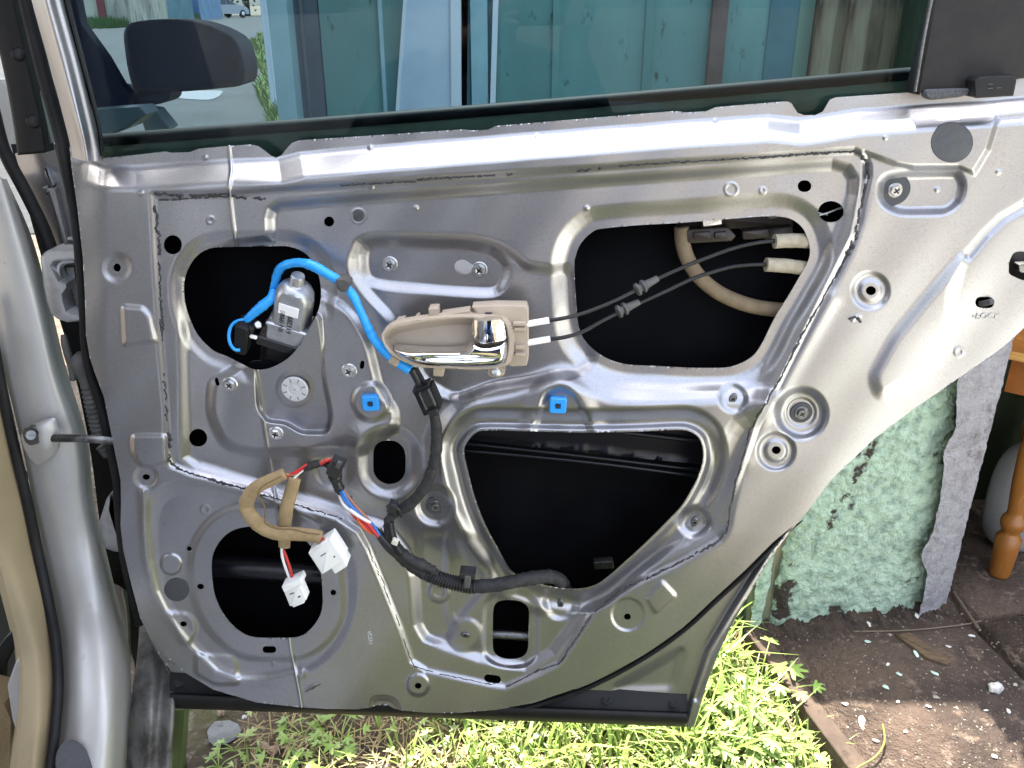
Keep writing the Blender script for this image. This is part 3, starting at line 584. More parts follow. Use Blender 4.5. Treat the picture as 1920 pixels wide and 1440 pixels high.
LV = cr([(738.5,657),(741,653.8),(760,655),(800,658),(850,658),(868,655),(880,645),(888,640.5),(905,645.5),(918,645),(935,641),(949.5,638),(952,655),(949,674),(939,685.5),(916,690),(850,689),(800,686.5),(766,678.5),(748,668)], 4)
sheet("pull_lever", LV, chrome, handle, base=.023, step=1.1, rim=.012, hfield=lambda X, Y: .017*sst((X-735)/150)*0 + .016*np.sqrt(np.clip(1-(1-np.clip(sdf(LV,X,Y,4)/15,0,1))**2,0,1)) - .006*np.exp(-((Y-672)/6)**2)*np.clip((950-X)/80,0,1)*np.clip((X-760)/60,0,1))
for (a, b, cpts, g, f) in [((988,607.5),(1029.5,600.5),[(1027,601,.014),(1060,596,.012),(1100,585,.006),(1150,565,.0),(1200,540,-.008),(1240,519,-.012),(1300,493,-.016),(1370,467,-.02),(1420,455,-.022),(1460,451,-.024)],(1191,545,1233,522),[(1452,452.5,-.024),(1490,451,-.027),(1530,453,-.032)]),
                      ((990,642.5),(1031.5,635.5),[(1029,636,.014),(1060,632,.012),(1092,622,.007),(1130,601,.002),(1170,581,-.004),(1210,563,-.009),(1250,545,-.013),(1300,522,-.017),(1360,503,-.021),(1400,497,-.022),(1440,495.5,-.024)],(1156,586,1198,566),[(1436,496,-.024),(1480,499,-.027),(1530,507,-.032)])]:
    tube("cable_end", [(a[0],a[1],.015),((a[0]+b[0])/2,(a[1]+b[1])/2,.015),(b[0],b[1],.014)], 6.3, white, handle, ns=14, angle=40)
    tube("cable", cpts, 3.8, cablemat, handle, ns=10)
    x0, y0, x1, y1 = g; dx, dy = (x1-x0), (y1-y0)
    c = lambda t: (x0+dx*t, y0+dy*t, -.004-.008*t+(.0 if x0 > 1170 else .004))
    tube("cable_grommet", [(*c(0),5),(*c(.05),12),(*c(.16),12.5),(*c(.2),8),(*c(.28),8),(*c(.32),12.5),(*c(.42),12),(*c(.5),8.5),(*c(.8),7),(*c(1),6.5)], 8, greyrub, handle, n=3, ns=14, angle=40)
    tube("foam_sleeve", [(*q, 13.6) for q in f], 13.6, foam2, handle, ns=16, jit=.02, angle=50)
mbs = MB(); V, Fc = lathe3([(.0052,0),(.0052,.001),(.0042,.0022),(.002,.0028),(.0,.0028)], P1(930,697,.013), P1(930,697,.1), 18); mbs.add(V, Fc); mbs.build("handle_screw", zinc, handle, angle=30)
# latch mechanism and hose inside the rear opening
latch = MB(); f = lambda q, h, t=.012: prism("", rnd(q, 2), None, None, h=h, t=t, mb=latch)
f([(1272,432),(1365,426),(1380,442),(1372,452),(1300,456),(1272,452)], -.040); f([(1392,434),(1440,430),(1444,446),(1394,450)], -.038); f([(1430,432),(1486,424),(1488,448),(1434,450)], -.045); f([(1300,436),(1332,434),(1332,447),(1302,449)], -.036); f([(1340,436),(1362,434),(1364,446),(1340,448)], -.036)
f([(1270,405),(1480,395),(1488,424),(1270,434)], -.056)
latch = latch.build("latch_mechanism", M("brown_plastic",(.035,.026,.02),.5), car)
prism("latch_bracket", rnd([(1316,412),(1354,409),(1354,421),(1318,426)],2), zinc, latch, h=-.035, t=.006)
tube("rod_bushing", [(1440,404,-.036),(1456,402,-.036)], 7, greyrub, latch)
tube("drain_hose", [(1278,425,-.046),(1280,455,-.046),(1290,487,-.045),(1312,520,-.044),(1350,550,-.043),(1400,571,-.042),(1450,580,-.041),(1500,582,-.041)], 14, M("aged_hose",'#7a6a52',.8,c2='#6c5d48',ns=60), latch, ns=16)

# ------------------------------------------------------------------ window motor
A = P1(541,640,-.028); B = P1(558,522,.0); ax = B - A; Lm = np.linalg.norm(ax); k = mpp(550,580,-.015)
up = ax/Lm; sd = np.cross(up, NRM); sd /= np.linalg.norm(sd); fw = np.cross(sd, up)
if fw @ NRM < 0: fw = -fw
MQ = np.stack([sd, up, fw], 1); MQ = MQ if np.linalg.det(MQ) > 0 else np.stack([-sd, up, fw], 1); sdx = MQ[:, 0]
def flatten(V, lim):     # grinds two flats on the can
    V = np.array(V); d = (V - A) @ fw; o = np.clip(np.abs(d) - lim, 0, None)*np.sign(d); return V - o[:, None]*fw
prof = [(36*k,.30*Lm),(36*k,.72*Lm),(34.5*k,.79*Lm),(29*k,.86*Lm),(22*k,.90*Lm),(16*k,.915*Lm)]
V, Fc = lathe3(prof, A, B, 40); mbm = MB(); mbm.add(flatten(V, 26*k), Fc)
V, Fc = lathe3([(17*k,.905*Lm),(15*k,.92*Lm),(13.2*k,.93*Lm),(13*k,1.02*Lm),(11.8*k,1.045*Lm),(8*k,1.05*Lm)], A, B, 24); mbm.add(V, Fc)
motor = mbm.build("window_motor", alu, car, angle=35, label="silver electric window motor with a printed number on its can")
def obox(nm, c0, half, mat, par, bev=.0015, mb=None):
    o = MB(); c0 = np.asarray(c0); pl = rnd([(-half[0],-half[1]),(half[0],-half[1]),(half[0],half[1]),(-half[0],half[1])], bev*2, 4); n = len(pl); rings = [(-half[2], pl), (half[2]-bev, pl), (half[2], inset(pl, bev))]
    V = np.concatenate([c0 + q[:, :1]*sdx + q[:, 1:]*up + z*fw for z, q in rings]); Fc = [[i*n+j, i*n+(j+1) % n, (i+1)*n+(j+1) % n, (i+1)*n+j] for i in range(2) for j in range(n)] + [list(range(n))[::-1], [2*n+j for j in range(n)]]
    o.add(V, Fc); return o.build(nm, mat, par, angle=40)
cxy = lambda x, y, h: P1(x, y, h)
obox("motor_base", A + up*.20*Lm, (39*k, .12*Lm, 24*k), alu, motor)
obox("motor_collar", A + up*.33*Lm, (41*k, .035*Lm, 27*k), alu, motor)
obox("label_plate", A + up*.63*Lm + fw*26*k - sdx*2*k, (19*k, .075*Lm, .0006), M("bright_plate",(.85,.85,.86),.4), motor, .0004)
gb = obox("gear_housing", A + up*.02*Lm - sdx*6*k, (50*k, .075*Lm, 27*k), M("dirty_black_plastic",(.012,.012,.012),.4,c2=(.09,.07,.05),ns=60,lo=.6,hi=.75), motor)
obox("worm_housing", A - up*.16*Lm - sdx*10*k, (26*k, .12*Lm, 22*k), blacktrim, motor); obox("gear_arm", A - up*.30*Lm - sdx*38*k, (12*k, .16*Lm, 8*k), blacktrim, motor)
V, Fc = lathe3([(30*k,0),(30*k,.002),(28*k,.003),(10*k,.003)], P1(556,702,-.034), P1(556,702,.1), 30); finish(mesh("g", V, Fc), "gear_disc", M("pale_disc",(.5,.5,.5),.5), motor, angle=30)
obox("motor_plug", P1(455,632,-.012), (13*k, .020, .007), blacktrim, motor, .002); obox("plug_collar", P1(463,609,-.012), (17*k, .005, .008), rubber, motor, .002)
obox("grease_blob", P1(475,632,-.0075), (7*k, .0018, .0015), white, motor, .0008); V, Fc = lathe3([(.0,0),(.004,0),(.004,.003),(.003,.004),(.0,.004)], P1(484,609,-.012), P1(484,600,.04), 12); finish(mesh("s", V, Fc), "motor_screw", zinc, motor, angle=30)
fc_ = A + up*.44*Lm + fw*(26*k+.0004)
text("motor_number", "611289", .0085, 0, 0, 0, 0, ink, motor) if 0 else None
def mtext(s, size, u, v, nm, rot):
    q = text(nm, s, size, 540, 600, 0, 0, ink, motor, ext=.0001); w = A + sdx*u*k + up*v*Lm + fw*(26*k+.0005); q.location = w - WLOC["window_motor"]
    q.rotation_euler = (Matrix(np.stack([sdx, up, fw], 1).tolist()) @ Matrix.Rotation(rot, 3, 'Z')).to_euler()
mtext("611289", .0078, 4, .42, "motor_number", R(90)); mtext("BN·1P000", .0072, -11, .44, "motor_code", R(90))
# blue sheathed lead of the motor
tube("blue_sheath", [(462,600,-.010,7),(475,588,-.008,8.5),(495,571,-.006,10),(508,560,-.006,9),(513,545,-.012,8)], 9, bluetape, motor, jit=.04)
tube("blue_lead", [(450,656,-.008),(440,655,-.006),(432,645,-.004),(429,628,-.004),(434,611,-.006),(445,602,-.008),(464,598,-.010)], 3.2, bluetape, motor)
tube("blue_sheath", [(514,540,-.016,8),(519,517,-.012,8),(528,501,-.006,8.5),(545,494,.0,8),(568,493,.006,9),(590,500,.010,10),(615,514,.012,9.5),(640,529,.012,8.5),(652,541,.012,8),(664,558,.012,9),(674,580,.012,8),(686,606,.012,8.5),(700,634,.012,9),(720,658,.012,9),(742,677,.013,9),(769,694,.014,10)], 9, bluetape, motor, jit=.05)
prism("cable_clip", rnd([(630,523),(645,522),(656,530),(652,546),(640,548),(631,540)],4), greyrub, motor, h=.020, t=.016, bev=2)

# ------------------------------------------------------------------ wiring harness
harness = tube("wiring_harness", [(812,772,.014,9),(818,800,.012,10.5),(818,840,.010,11),(812,875,.010,11),(800,905,.012,10.5),(782,932,.012,11),(762,950,.012,11),(742,960,.013,10),(730,976,.014,10),(731,1000,.015,11),(742,1026,.015,12),(765,1052,.015,14),(795,1072,.014,14),(830,1087,.013,12.5),(875,1098,.012,12.5),(920,1098,.010,13),(965,1090,.006,13),(1010,1082,-.004,13),(1038,1082,-.012,13),(1054,1092,-.020,12),(1062,1108,-.03,11)], 12, tape, car, jit=.05, label="black taped wiring loom hanging across the door")
tube("corrugated_conduit", [(800,1074,.0145),(830,1087,.0145),(875,1098,.0135),(892,1099,.0125)], 14, conduit, harness, ns=14, rib=.10, ribn=18)
tube("loom_branch", [(772,692,.014,8),(782,712,.014,7),(790,730,.014,7)], 7, conduit, harness); tube("loom_branch", [(780,690,.012,4),(793,712,.012,3.5),(799,730,.013,3.5)], 4, tape, harness)
def brick(nm, cx, cy, w, hgt, rot, h, t, mat, par, bev=2):
    c, s = math.cos(rot), math.sin(rot); q = [(cx+x*c-y*s, cy+x*s+y*c) for x, y in [(-w/2,-hgt/2),(w/2,-hgt/2),(w/2,hgt/2),(-w/2,hgt/2)]]; return prism(nm, rnd(q, 2.5), mat, par, h=h, t=t, bev=bev)
brick("black_connector", 802, 752, 36, 46, R(-24), .024, .018, blacktrim, harness); brick("connector_latch", 800, 748, 20, 30, R(-24), .028, .006, conduit, harness); brick("connector_collar", 790, 730, 34, 10, R(-24), .022, .016, conduit, harness); brick("connector_tail", 812, 774, 18, 14, R(-24), .026, .012, conduit, harness)
for dx in (-9, 9): brick("connector_rail", 801+dx*.92, 750+dx*-.4, 3, 34, R(-24), .0295, .005, greyrub, harness, 1)
tube("tie_strap", [(726,950,.016),(735,946,.022),(748,956,.024),(752,968,.018)], 3, conduit, harness); brick("tie_head", 735, 955, 18, 16, R(20), .026, .012, conduit, harness)
brick("conduit_clip", 876, 1081, 30, 10, R(4), .026, .016, conduit, harness); brick("conduit_clip", 876, 1092, 12, 22, R(4), .029, .012, greyrub, harness)
tube("loom_branch", [(730,978,.018,8),(733,1000,.02,7),(742,1022,.022,7),(750,1036,.022,8)], 7, cablemat, harness); tube("taped_joint", [(752,1036,.02,8),(775,1052,.022,11),(802,1064,.02,10),(818,1074,.018,8)], 10, tape, harness, jit=.12); brick("cream_tag", 740, 1018, 12, 9, R(20), .030, .006, M("cream",(.6,.58,.48),.6), harness, 1)
tube("loom_branch", [(702,990,.014,5),(716,1008,.016,9),(732,1024,.016,12),(752,1040,.015,13)], 10, conduit, harness)
wires = [(whitewire, [(635,925),(645,947),(670,967),(700,984),(716,1004)]), (bluewire, [(638,922),(648,940),(662,954),(680,968),(698,984),(712,1004)]), (bluewire, [(641,920),(654,943),(671,962),(690,980)]), (brownwire, [(643,918),(661,943),(682,966),(700,987),(712,1006)]), (redwire, [(650,950),(669,974),(692,990),(710,1004)]), (redwire, [(668,968),(690,983),(702,998),(709,1006)]), (orangewire, [(668,970),(679,986),(694,998),(704,1000)]), (whitewire, [(655,955),(676,970),(694,980)])]
for i, (m_, pl) in enumerate(wires): tube("loose_wire", [(x+.5, y, .014+.0016*(i % 3)+.003*math.sin(j*1.3+i)) for j, (x, y) in enumerate(pl)], 3.1, m_, harness)
tube("taped_joint", [(652,938,.010,8),(640,922,.012,9),(632,906,.012,10),(628,890,.014,13),(626,876,.016,14),(616,868,.014,9),(604,868,.012,7)], 10, conduit, harness, jit=.1); brick("loom_clip", 628, 880, 26, 30, R(25), .028, .014, conduit, harness); brick("clip_window", 634, 873, 9, 12, R(25), .031, .005, greyrub, harness, 1)
tube("taped_joint", [(606,868,.014,6),(592,870,.014,8),(578,875,.014,8),(568,880,.014,5)], 7, tape, harness, jit=.08); tube("loose_wire", [(622,864,.017),(612,864,.02),(602,870,.018)], 3.4, redwire, harness); tube("loose_wire", [(624,860,.016),(612,861,.018),(600,866,.016)], 2.4, brownwire, harness)
for m_, pl in [(redwire, [(576,871),(562,880),(548,888),(538,893)]), (whitewire, [(574,877),(562,886),(552,896)]), (redwire, [(578,873),(566,882),(552,888)]), (brownwire, [(536,889),(548,890),(562,886)])]: tube("loose_wire", [(x, y, .016) for x, y in pl], 2.6, m_, harness)
tube("foam_wrap", [(534,888,.018,11),(510,899,.020,12.5),(484,912,.022,13),(467,930,.022,13.5),(462,950,.022,14),(474,972,.023,15),(494,990,.024,14.5),(520,1000,.025,14),(550,1001,.025,14),(580,1003,.024,13.5),(603,1008,.023,13.5)], 13, foam, harness, n=10, ns=16, flat=.8, jit=.02)
tube("foam_seam", [(528,893,.027,1.5),(495,910,.031,1.6),(484,925,.032,1.6),(492,942,.031,1.6),(498,960,.031,1.6),(497,980,.033,1.8),(520,991,.035,1.8),(550,993,.035,1.8),(575,999,.034,1.8),(600,1002,.032,1.6)], 1.6, M("foam_fold",'#6e5b3e',.95), harness, ns=6)
tube("foam_wrap", [(553,896,.016,12),(545,925,.016,12.5),(537,955,.016,13),(534,990,.015,12.5),(533,1025,.015,11)], 12, foam, harness, n=8, ns=16, flat=.6, jit=.02)
tube("loose_wire", [(528,1018,.017),(529,1042,.017),(536,1066,.018),(546,1092,.018)], 2.7, whitewire, harness); tube("loose_wire", [(531,1030,.016),(540,1054,.017),(546,1074,.018),(550,1092,.018)], 2.9, redwire, harness)
for dy in (0, 4, 8): tube("loose_wire", [(600,1006+dy,.024),(608,1012+dy,.025),(614,1022+dy,.025)], 2.2, [redwire, orangewire, redwire][dy//4], harness)
c2 = brick("white_connector", 612, 1043, 50, 48, R(-33), .034, .022, white, harness, 3); brick("connector_step", 629, 1052, 28, 40, R(-33), .030, .020, white, harness, 2); brick("connector_slot", 627, 1044, 4, 3, R(-33), .0343, .001, greyrub, harness, .3); brick("connector_slot", 606, 1040, 12, 2, R(-33), .0343, .001, greyrub, harness, .3)
brick("white_connector", 553, 1114, 34, 36, R(-22), .028, .014, white, harness, 2.5); brick("connector_step", 548, 1097, 39, 12, R(-24), .030, .016, white, harness, 2); brick("connector_step", 559, 1131, 24, 8, R(-22), .025, .010, white, harness, 1.5); brick("connector_slot", 547, 1113, 9, 2.2, R(-22), .0283, .001, greyrub, harness, .3); brick("connector_slot", 561, 1119, 6, 3, R(-22), .0283, .001, greyrub, harness, .3)

# ------------------------------------------------------------------ front door mirror, seen through the glass
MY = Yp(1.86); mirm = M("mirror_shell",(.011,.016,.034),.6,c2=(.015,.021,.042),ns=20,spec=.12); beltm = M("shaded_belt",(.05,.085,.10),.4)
MP = cr([(232,70),(234,56),(241,46),(258,40),(298,36),(332,36.5),(372,42),(412,56),(440,73),(453,95),(460,128),(459,150),(449,161),(410,166),(354,171),(300,174),(262,178),(248,160),(238,120)], 4)
mirror = sheet("side_mirror", MP, mirm, car, mp=MY, base=0, step=2.5, back=.09, rim=0, hfield=Dome(MP, .016, 12), feats=[Ln([(270,163),(340,166),(445,153),(441,120)],-.004,3)], label="dark door mirror seen through the window glass")
prism("mirror_arm", rnd([(318,168),(320,182),(312,191),(296,196),(264,200),(225,208),(180,212),(176,200),(215,160),(240,172),(262,177)],6), mirm, mirror, mp=MY, h=-.006, t=.07, bev=3)
prism("mirror_sail", [(118,-60),(138,-30),(152,45),(197,107),(226,157),(243,175),(240,205),(176,212),(150,100),(130,0)], mirm, mirror, mp=Yp(1.80), h=0, t=.03, bev=2)
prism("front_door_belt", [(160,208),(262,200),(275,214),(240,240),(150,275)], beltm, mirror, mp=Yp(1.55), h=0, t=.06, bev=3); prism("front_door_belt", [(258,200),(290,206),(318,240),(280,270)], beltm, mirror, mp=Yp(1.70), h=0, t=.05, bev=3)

# ------------------------------------------------------------------ body of the car at the left
body = loft("body", [[(-60,260,.86),(-40,420,.86),(-20,560,.86),(6,690,.86),(40,830,.86),(62,940,.86),(80,1020,.86),(99,1130,.835),(113,1200,.80),(117,1290,.755),(112,1380,.715),(103,1450,.69),(90,1540,.66)],
  [(-30,300,.845),(0,420,.845),(30,560,.845),(50,690,.845),(80,830,.845),(98,940,.845),(118,1020,.845),(140,1130,.815),(150,1200,.775),(155,1290,.725),(153,1380,.69),(150,1450,.665),(145,1540,.64)],
  [(0,330,.845),(28,430,.845),(62,560,.845),(90,690,.845),(122,830,.845),(140,940,.845),(158,1020,.845),(184,1130,.815),(198,1200,.775),(206,1290,.725),(205,1380,.69),(202,1450,.67),(200,1540,.65)],
  [(6,335,.86),(42,440,.86),(76,560,.86),(106,690,.86),(150,820,.86),(163,940,.86),(180,1020,.86),(208,1130,.84),(220,1200,.81),(226,1290,.77),(225,1380,.74),(220,1450,.72),(218,1540,.70)],
  [(12,335,.91),(58,440,.91),(92,560,.91),(124,690,.91),(163,820,.91),(176,940,.91),(196,1020,.91),(222,1130,.90),(240,1200,.88),(246,1290,.85),(240,1380,.83),(233,1450,.81),(230,1540,.79)]], silver_body, car, n=70, m=8, label="silver centre pillar and sill of the car")
loft("strap_boss", [[(62,795,.842),(100,783,.836),(112,800,.842)], [(40,815,.838),(80,800,.826),(118,812,.838)], [(50,850,.838),(84,838,.826),(108,836,.838)], [(70,872,.842),(95,858,.838),(112,838,.842)]], silver_body, body, n=16, m=5)
loft("pillar_gap_shade", [[(20,270,.95),(60,420,.95),(100,560,.95),(140,700,.95),(170,850,.95),(190,1000,.95),(220,1150,.95),(255,1260,.93),(250,1400,.9)], [(190,270,.97),(200,420,.97),(210,560,.97),(225,700,.97),(250,850,.97),(270,1000,.97),(290,1150,.97),(330,1260,.97),(330,1400,.95)]], rubber, body, n=30)  # black sheet painted in for the shade of the gap behind the pillar
loft("pillar_face", [[(28,288,.915),(45,340,.915),(75,410,.915),(108,490,.915)], [(65,275,.905),(80,340,.905),(104,410,.905),(126,490,.905)], [(100,262,.90),(115,330,.90),(135,410,.90),(150,490,.90)]], silver, body, n=30, m=6)
for q in [[(84,312),(96,330),(104,345),(98,352),(86,335)], [(88,352),(104,350),(124,440),(132,476),(118,478)], [(80,352),(90,346),(95,358),(86,368)]]: prism("pillar_rib", rnd(q, 3), silver, body, mp=Yp(.90), h=.004, t=.01, bev=2.5)
tube("strap_pin", [(128,447.5,.02),(140,447,.02)], 4, zinc, body, mp=Yp(.90))
tube("boot_ribs", [(124,456,.02),(132,462,.02),(140,470,.02)], 8, greyrub, body, mp=Yp(.90), rib=.15, ribn=4)
tube("pillar_seal", [(-14,200,.89),(2,265,.89),(18,305,.89),(40,345,.89),(62,388,.89),(82,430,.89),(97,470,.89)], 12, rubber, body, mp=lambda x, y, h: Yp(0)(x, y, -np.asarray(h)), ns=14)
tube("door_seal", [(40,-50,.845,13),(48,0,.845,12.5),(80,130,.845,13),(113,250,.845,13),(122,300,.842,12),(140,400,.84,9),(149,480,.84,9),(156,580,.84,8),(160,650,.84,8),(170,700,.842,9),(192,765,.845,10),(206,830,.845,10),(220,900,.845,9),(224,960,.845,9),(230,1020,.845,9),(242,1090,.845,8),(262,1170,.845,8)], 9, rubber, body, mp=lambda x, y, h: Yp(0)(x, y, -np.asarray(h)), ns=12)
gar = prism("pillar_garnish", [(-30,-60),(18,-60),(27,0),(54,120),(82,237),(86,286),(60,289),(33,291),(27,244),(12,158),(0,104),(-30,20)], blacktrim, body, mp=Yp(.85), h=0, t=.02, bev=5)
for x, y in [(35,102),(63,228)]: V, Fc = lathe3([(.0065,0),(.006,.002),(.004,.0035),(.0,.004)], P1(x,y,.0,Yp(.85)), P1(x,y,.1,Yp(.85)), 18); finish(mesh("r", V, Fc), "garnish_rivet", rubber, body)
prism("pillar_flange", [(20,-60),(30,-60),(35,0),(62,120),(92,240),(100,268),(88,270),(82,237),(54,120),(28,0)], silver, body, mp=Yp(.86), h=0, t=.01, bev=2)
prism("far_quarter", rnd([(-10,148),(8,150),(14,165),(27,250),(30,300),(14,285),(0,250),(-10,250)],5), silver_body, body, mp=Yp(1.2), h=0, t=.05, bev=3)
hg = prism("hinge", [(76,482),(84,473),(94,469),(146,471),(146,487),(112,489),(101,492),(97,499),(106,514),(112,526),(126,530),(128,540),(119,552),(121,566),(126,583),(136,587),(151,588),(151,602),(126,604),(108,598),(96,588),(88,566),(82,538),(79,510)], hingesteel, body, mp=Yp(.85), h=0, t=.03, bev=4)
prism("hinge_pin", rnd([(118,498),(142,497),(150,560),(148,585),(136,585),(128,550)],4), greyzinc, body, mp=Yp(.87), h=0, t=.02, bev=4); tube("hinge_bush", [(112,520,.0),(110,505,.0),(116,492,.0),(140,489,.0)], 4, hingesteel, body, mp=Yp(.858))
prism("hinge", rnd([(200,934),(208,924),(214,932),(210,950),(208,958),(219,962),(228,1000),(232,1035),(214,1034),(197,1028),(192,1012),(186,978)],5), hingesteel, body, mp=Yp(.86), h=0, t=.03, bev=5)
boot = tube("wiring_boot", [(138,668,.0,12),(148,676,.0,19),(156,690,.0,19),(161,707,.0,15),(166,725,.0,13)], 16, greyrub, body, mp=Yp(.86), ns=18)
tube("boot_flange", [(119,628,.002,5),(122,645,.003,7),(128,668,.003,7),(134,690,.003,6),(137,712,.002,6)], 6, greyrub, body, mp=Yp(.86)); tube("boot_bellows", [(165,722,.0,12.5),(172,750,.0,13.5),(180,785,.0,13.5),(187,818,.0,12.5)], 13, greyrub, body, mp=Yp(.862), ns=18, rib=.13, ribn=11); tube("boot_bellows", [(188,836,0,9),(196,846,0,9),(200,856,0,7)], 9, greyrub, body, mp=Yp(.88), rib=.1, ribn=3)
strap = tube("check_strap", [(80,822,.008,6),(100,822,.01,8),(140,822,.014,8.5),(180,824,.014,8.5),(216,828,.012,8)], 8, M("greasy_steel",(.10,.10,.10),.3,.9,c2=(.25,.25,.25),ns=60,lo=.5,hi=.65), body, mp=Yp(.84), ns=8, flat=.5, angle=40)
prism("strap_plate", cr([(42,812),(48,802),(62,800),(74,808),(82,816),(80,828),(64,834),(54,834),(46,826)], 3), greyzinc, body, mp=Yp(.826), h=0, t=.006, bev=2); V, Fc = lathe3([(.006,0),(.006,.004),(.005,.005),(.0,.005)], P1(58,816,.006,Yp(.826)), P1(58,816,.1,Yp(.826)), 16); finish(mesh("r", V, Fc), "strap_bolt", greyzinc, body, angle=30)
tube("sill_seal", [(-22,560,.845),(-6,680,.845),(25,830,.845),(51,940,.845),(70,1030,.843),(91,1130,.815),(105,1210,.775),(109,1290,.735),(103,1370,.70),(95,1440,.675),(86,1520,.65)], 9.5, rubber, body, mp=lambda x, y, h: Yp(0)(x, y, -np.asarray(h)), ns=12)
trim = loft("sill_trim", [[(-80,640,.80),(-60,830,.80),(-30,960,.80),(0,1060,.80),(20,1140,.785),(40,1230,.755),(42,1330,.715),(34,1420,.685),(22,1520,.655)], [(-60,640,.82),(-40,830,.815),(-5,960,.815),(28,1060,.81),(52,1150,.785),(68,1230,.75),(70,1330,.705),(62,1420,.67),(52,1520,.64)], [(-30,600,.845),(16,830,.845),(44,940,.845),(64,1030,.845),(85,1130,.815),(98,1210,.78),(101,1290,.74),(95,1370,.705),(80,1500,.66)]], beigetrim, car, n=50, m=6, label="beige plastic trim along the door opening")
loft("trim_return", [[(-80,650,.80),(-60,830,.80),(-30,960,.80),(0,1060,.80),(20,1140,.785),(40,1230,.755),(42,1330,.715),(34,1420,.685),(22,1520,.655)], [(-90,650,.92),(-70,830,.92),(-45,960,.92),(-15,1060,.92),(8,1140,.90),(28,1230,.86),(30,1330,.82),(20,1420,.79),(8,1520,.76)]], beigetrim, trim, n=40, m=3)
prism("carpet_edge", [(-60,1300),(8,1318),(22,1350),(18,1450),(-60,1500)], M("tan_carpet",'#8d7a5a',.95,c2='#6f5f45',ns=40,stretch=(4,60,60)), trim, mp=Yp(.80), h=0, t=.04, bev=2)
prism("belt_cover", rnd([(14,1285),(30,1240),(44,1220),(46,1330),(40,1400),(24,1350)],4), M("off_white",(.35,.34,.33),.5), trim, mp=Yp(.79), h=0, t=.02, bev=3); prism("seat_belt", [(-20,1235),(10,1195),(28,1180),(28,1210),(8,1250),(4,1330),(-20,1330)], rubber, trim, mp=Yp(.85), h=0, t=.01, bev=2)
prism("cabin_side", [(-300,500),(40,900),(40,1600),(-300,1600)], M("dark_cabin",(.03,.032,.025),.8), trim, mp=Yp(1.05), h=0, t=.02)
prism("sill_plug", ell(138,1440,33,52,40,R(-14)), plugmat, body, mp=lambda x, y, h: Yp(0)(x, y, -(.664-.00036*(np.asarray(y)-1450)-np.asarray(h))), h=.004, t=.003, bev=2)
dirt = M("dirty_sill_paint",(.22,.21,.20),.6,.2,c2=(.06,.055,.05),ns=25,bump=.6,bs=120,bd=.003)
loft("rocker_sill", [[(230,1560,.78),(236,1440,.80),(244,1330,.83),(258,1220,.88),(262,1150,.92)], [(272,1560,.76),(276,1440,.78),(280,1330,.81),(286,1230,.87),(272,1160,.91)], [(288,1560,.77),(292,1440,.79),(300,1330,.82),(304,1250,.87),(284,1180,.91)], [(316,1560,.765),(318,1440,.785),(324,1330,.81),(322,1280,.85),(300,1225,.9)], [(320,1560,.80),(322,1440,.82),(328,1330,.84),(326,1285,.87),(304,1230,.92)]], dirt, body, n=30, m=6)
loft("rear_flange", [[(205,1090,.945),(232,1180,.94),(245,1270,.93)], [(226,1100,.92),(236,1150,.91),(242,1230,.91)], [(238,1110,.945),(244,1160,.94),(246,1250,.935)]], silver, body, n=14, m=4)
prism("sill_guard", [(318,1560),(326,1330),(347,1330),(341,1440),(338,1560)], M("olive_plastic",'#5d6a3c',.6,c2='#4c5732',ns=9), body, mp=Yp(.93), h=0, t=.02, bev=2)
# car roof, unseen, stretched past its true edge to shade the soil and trim
mb = MB(); box(mb, (-1.00, 2.05, 1.50), (1.5, 1.8, .06), R(14)); box(mb, (-1.21, .62, 1.49), (1.5, 1.5, .05)); mb.build("roof", silver_body, car)
mb = MB(); box(mb, (-1.60, -1.0, .62), (1.60, 2.3, .80)); box(mb, (-1.62, -.9, 1.25), (1.44, 2.1, .5)); mb.build("rear_quarter", silver_body, car)

# ================================================================== THE PLACE
soil = M("bare_soil", '#6f6152', .95, c2='#51463a', ns=7, c3='#8d8273', ns3=45, lo3=.55, hi3=.7, bump=1, bs=60, bd=.012)
grass_g = M("grass_blade", (.17, .27, .05), .45, c2=(.26, .34, .08), ns=3); grass_g.node_tree.nodes["Principled BSDF"].inputs["Subsurface Weight"].default_value = 0
straw = M("straw", '#b5a377', .8, c2='#8f7c55', ns=8)
leafm = M("leaf", (.29, .41, .10), .45, c2=(.20, .33, .06), ns=14, c3=(.44,.48,.20), ns3=6, lo3=.6, hi3=.75)
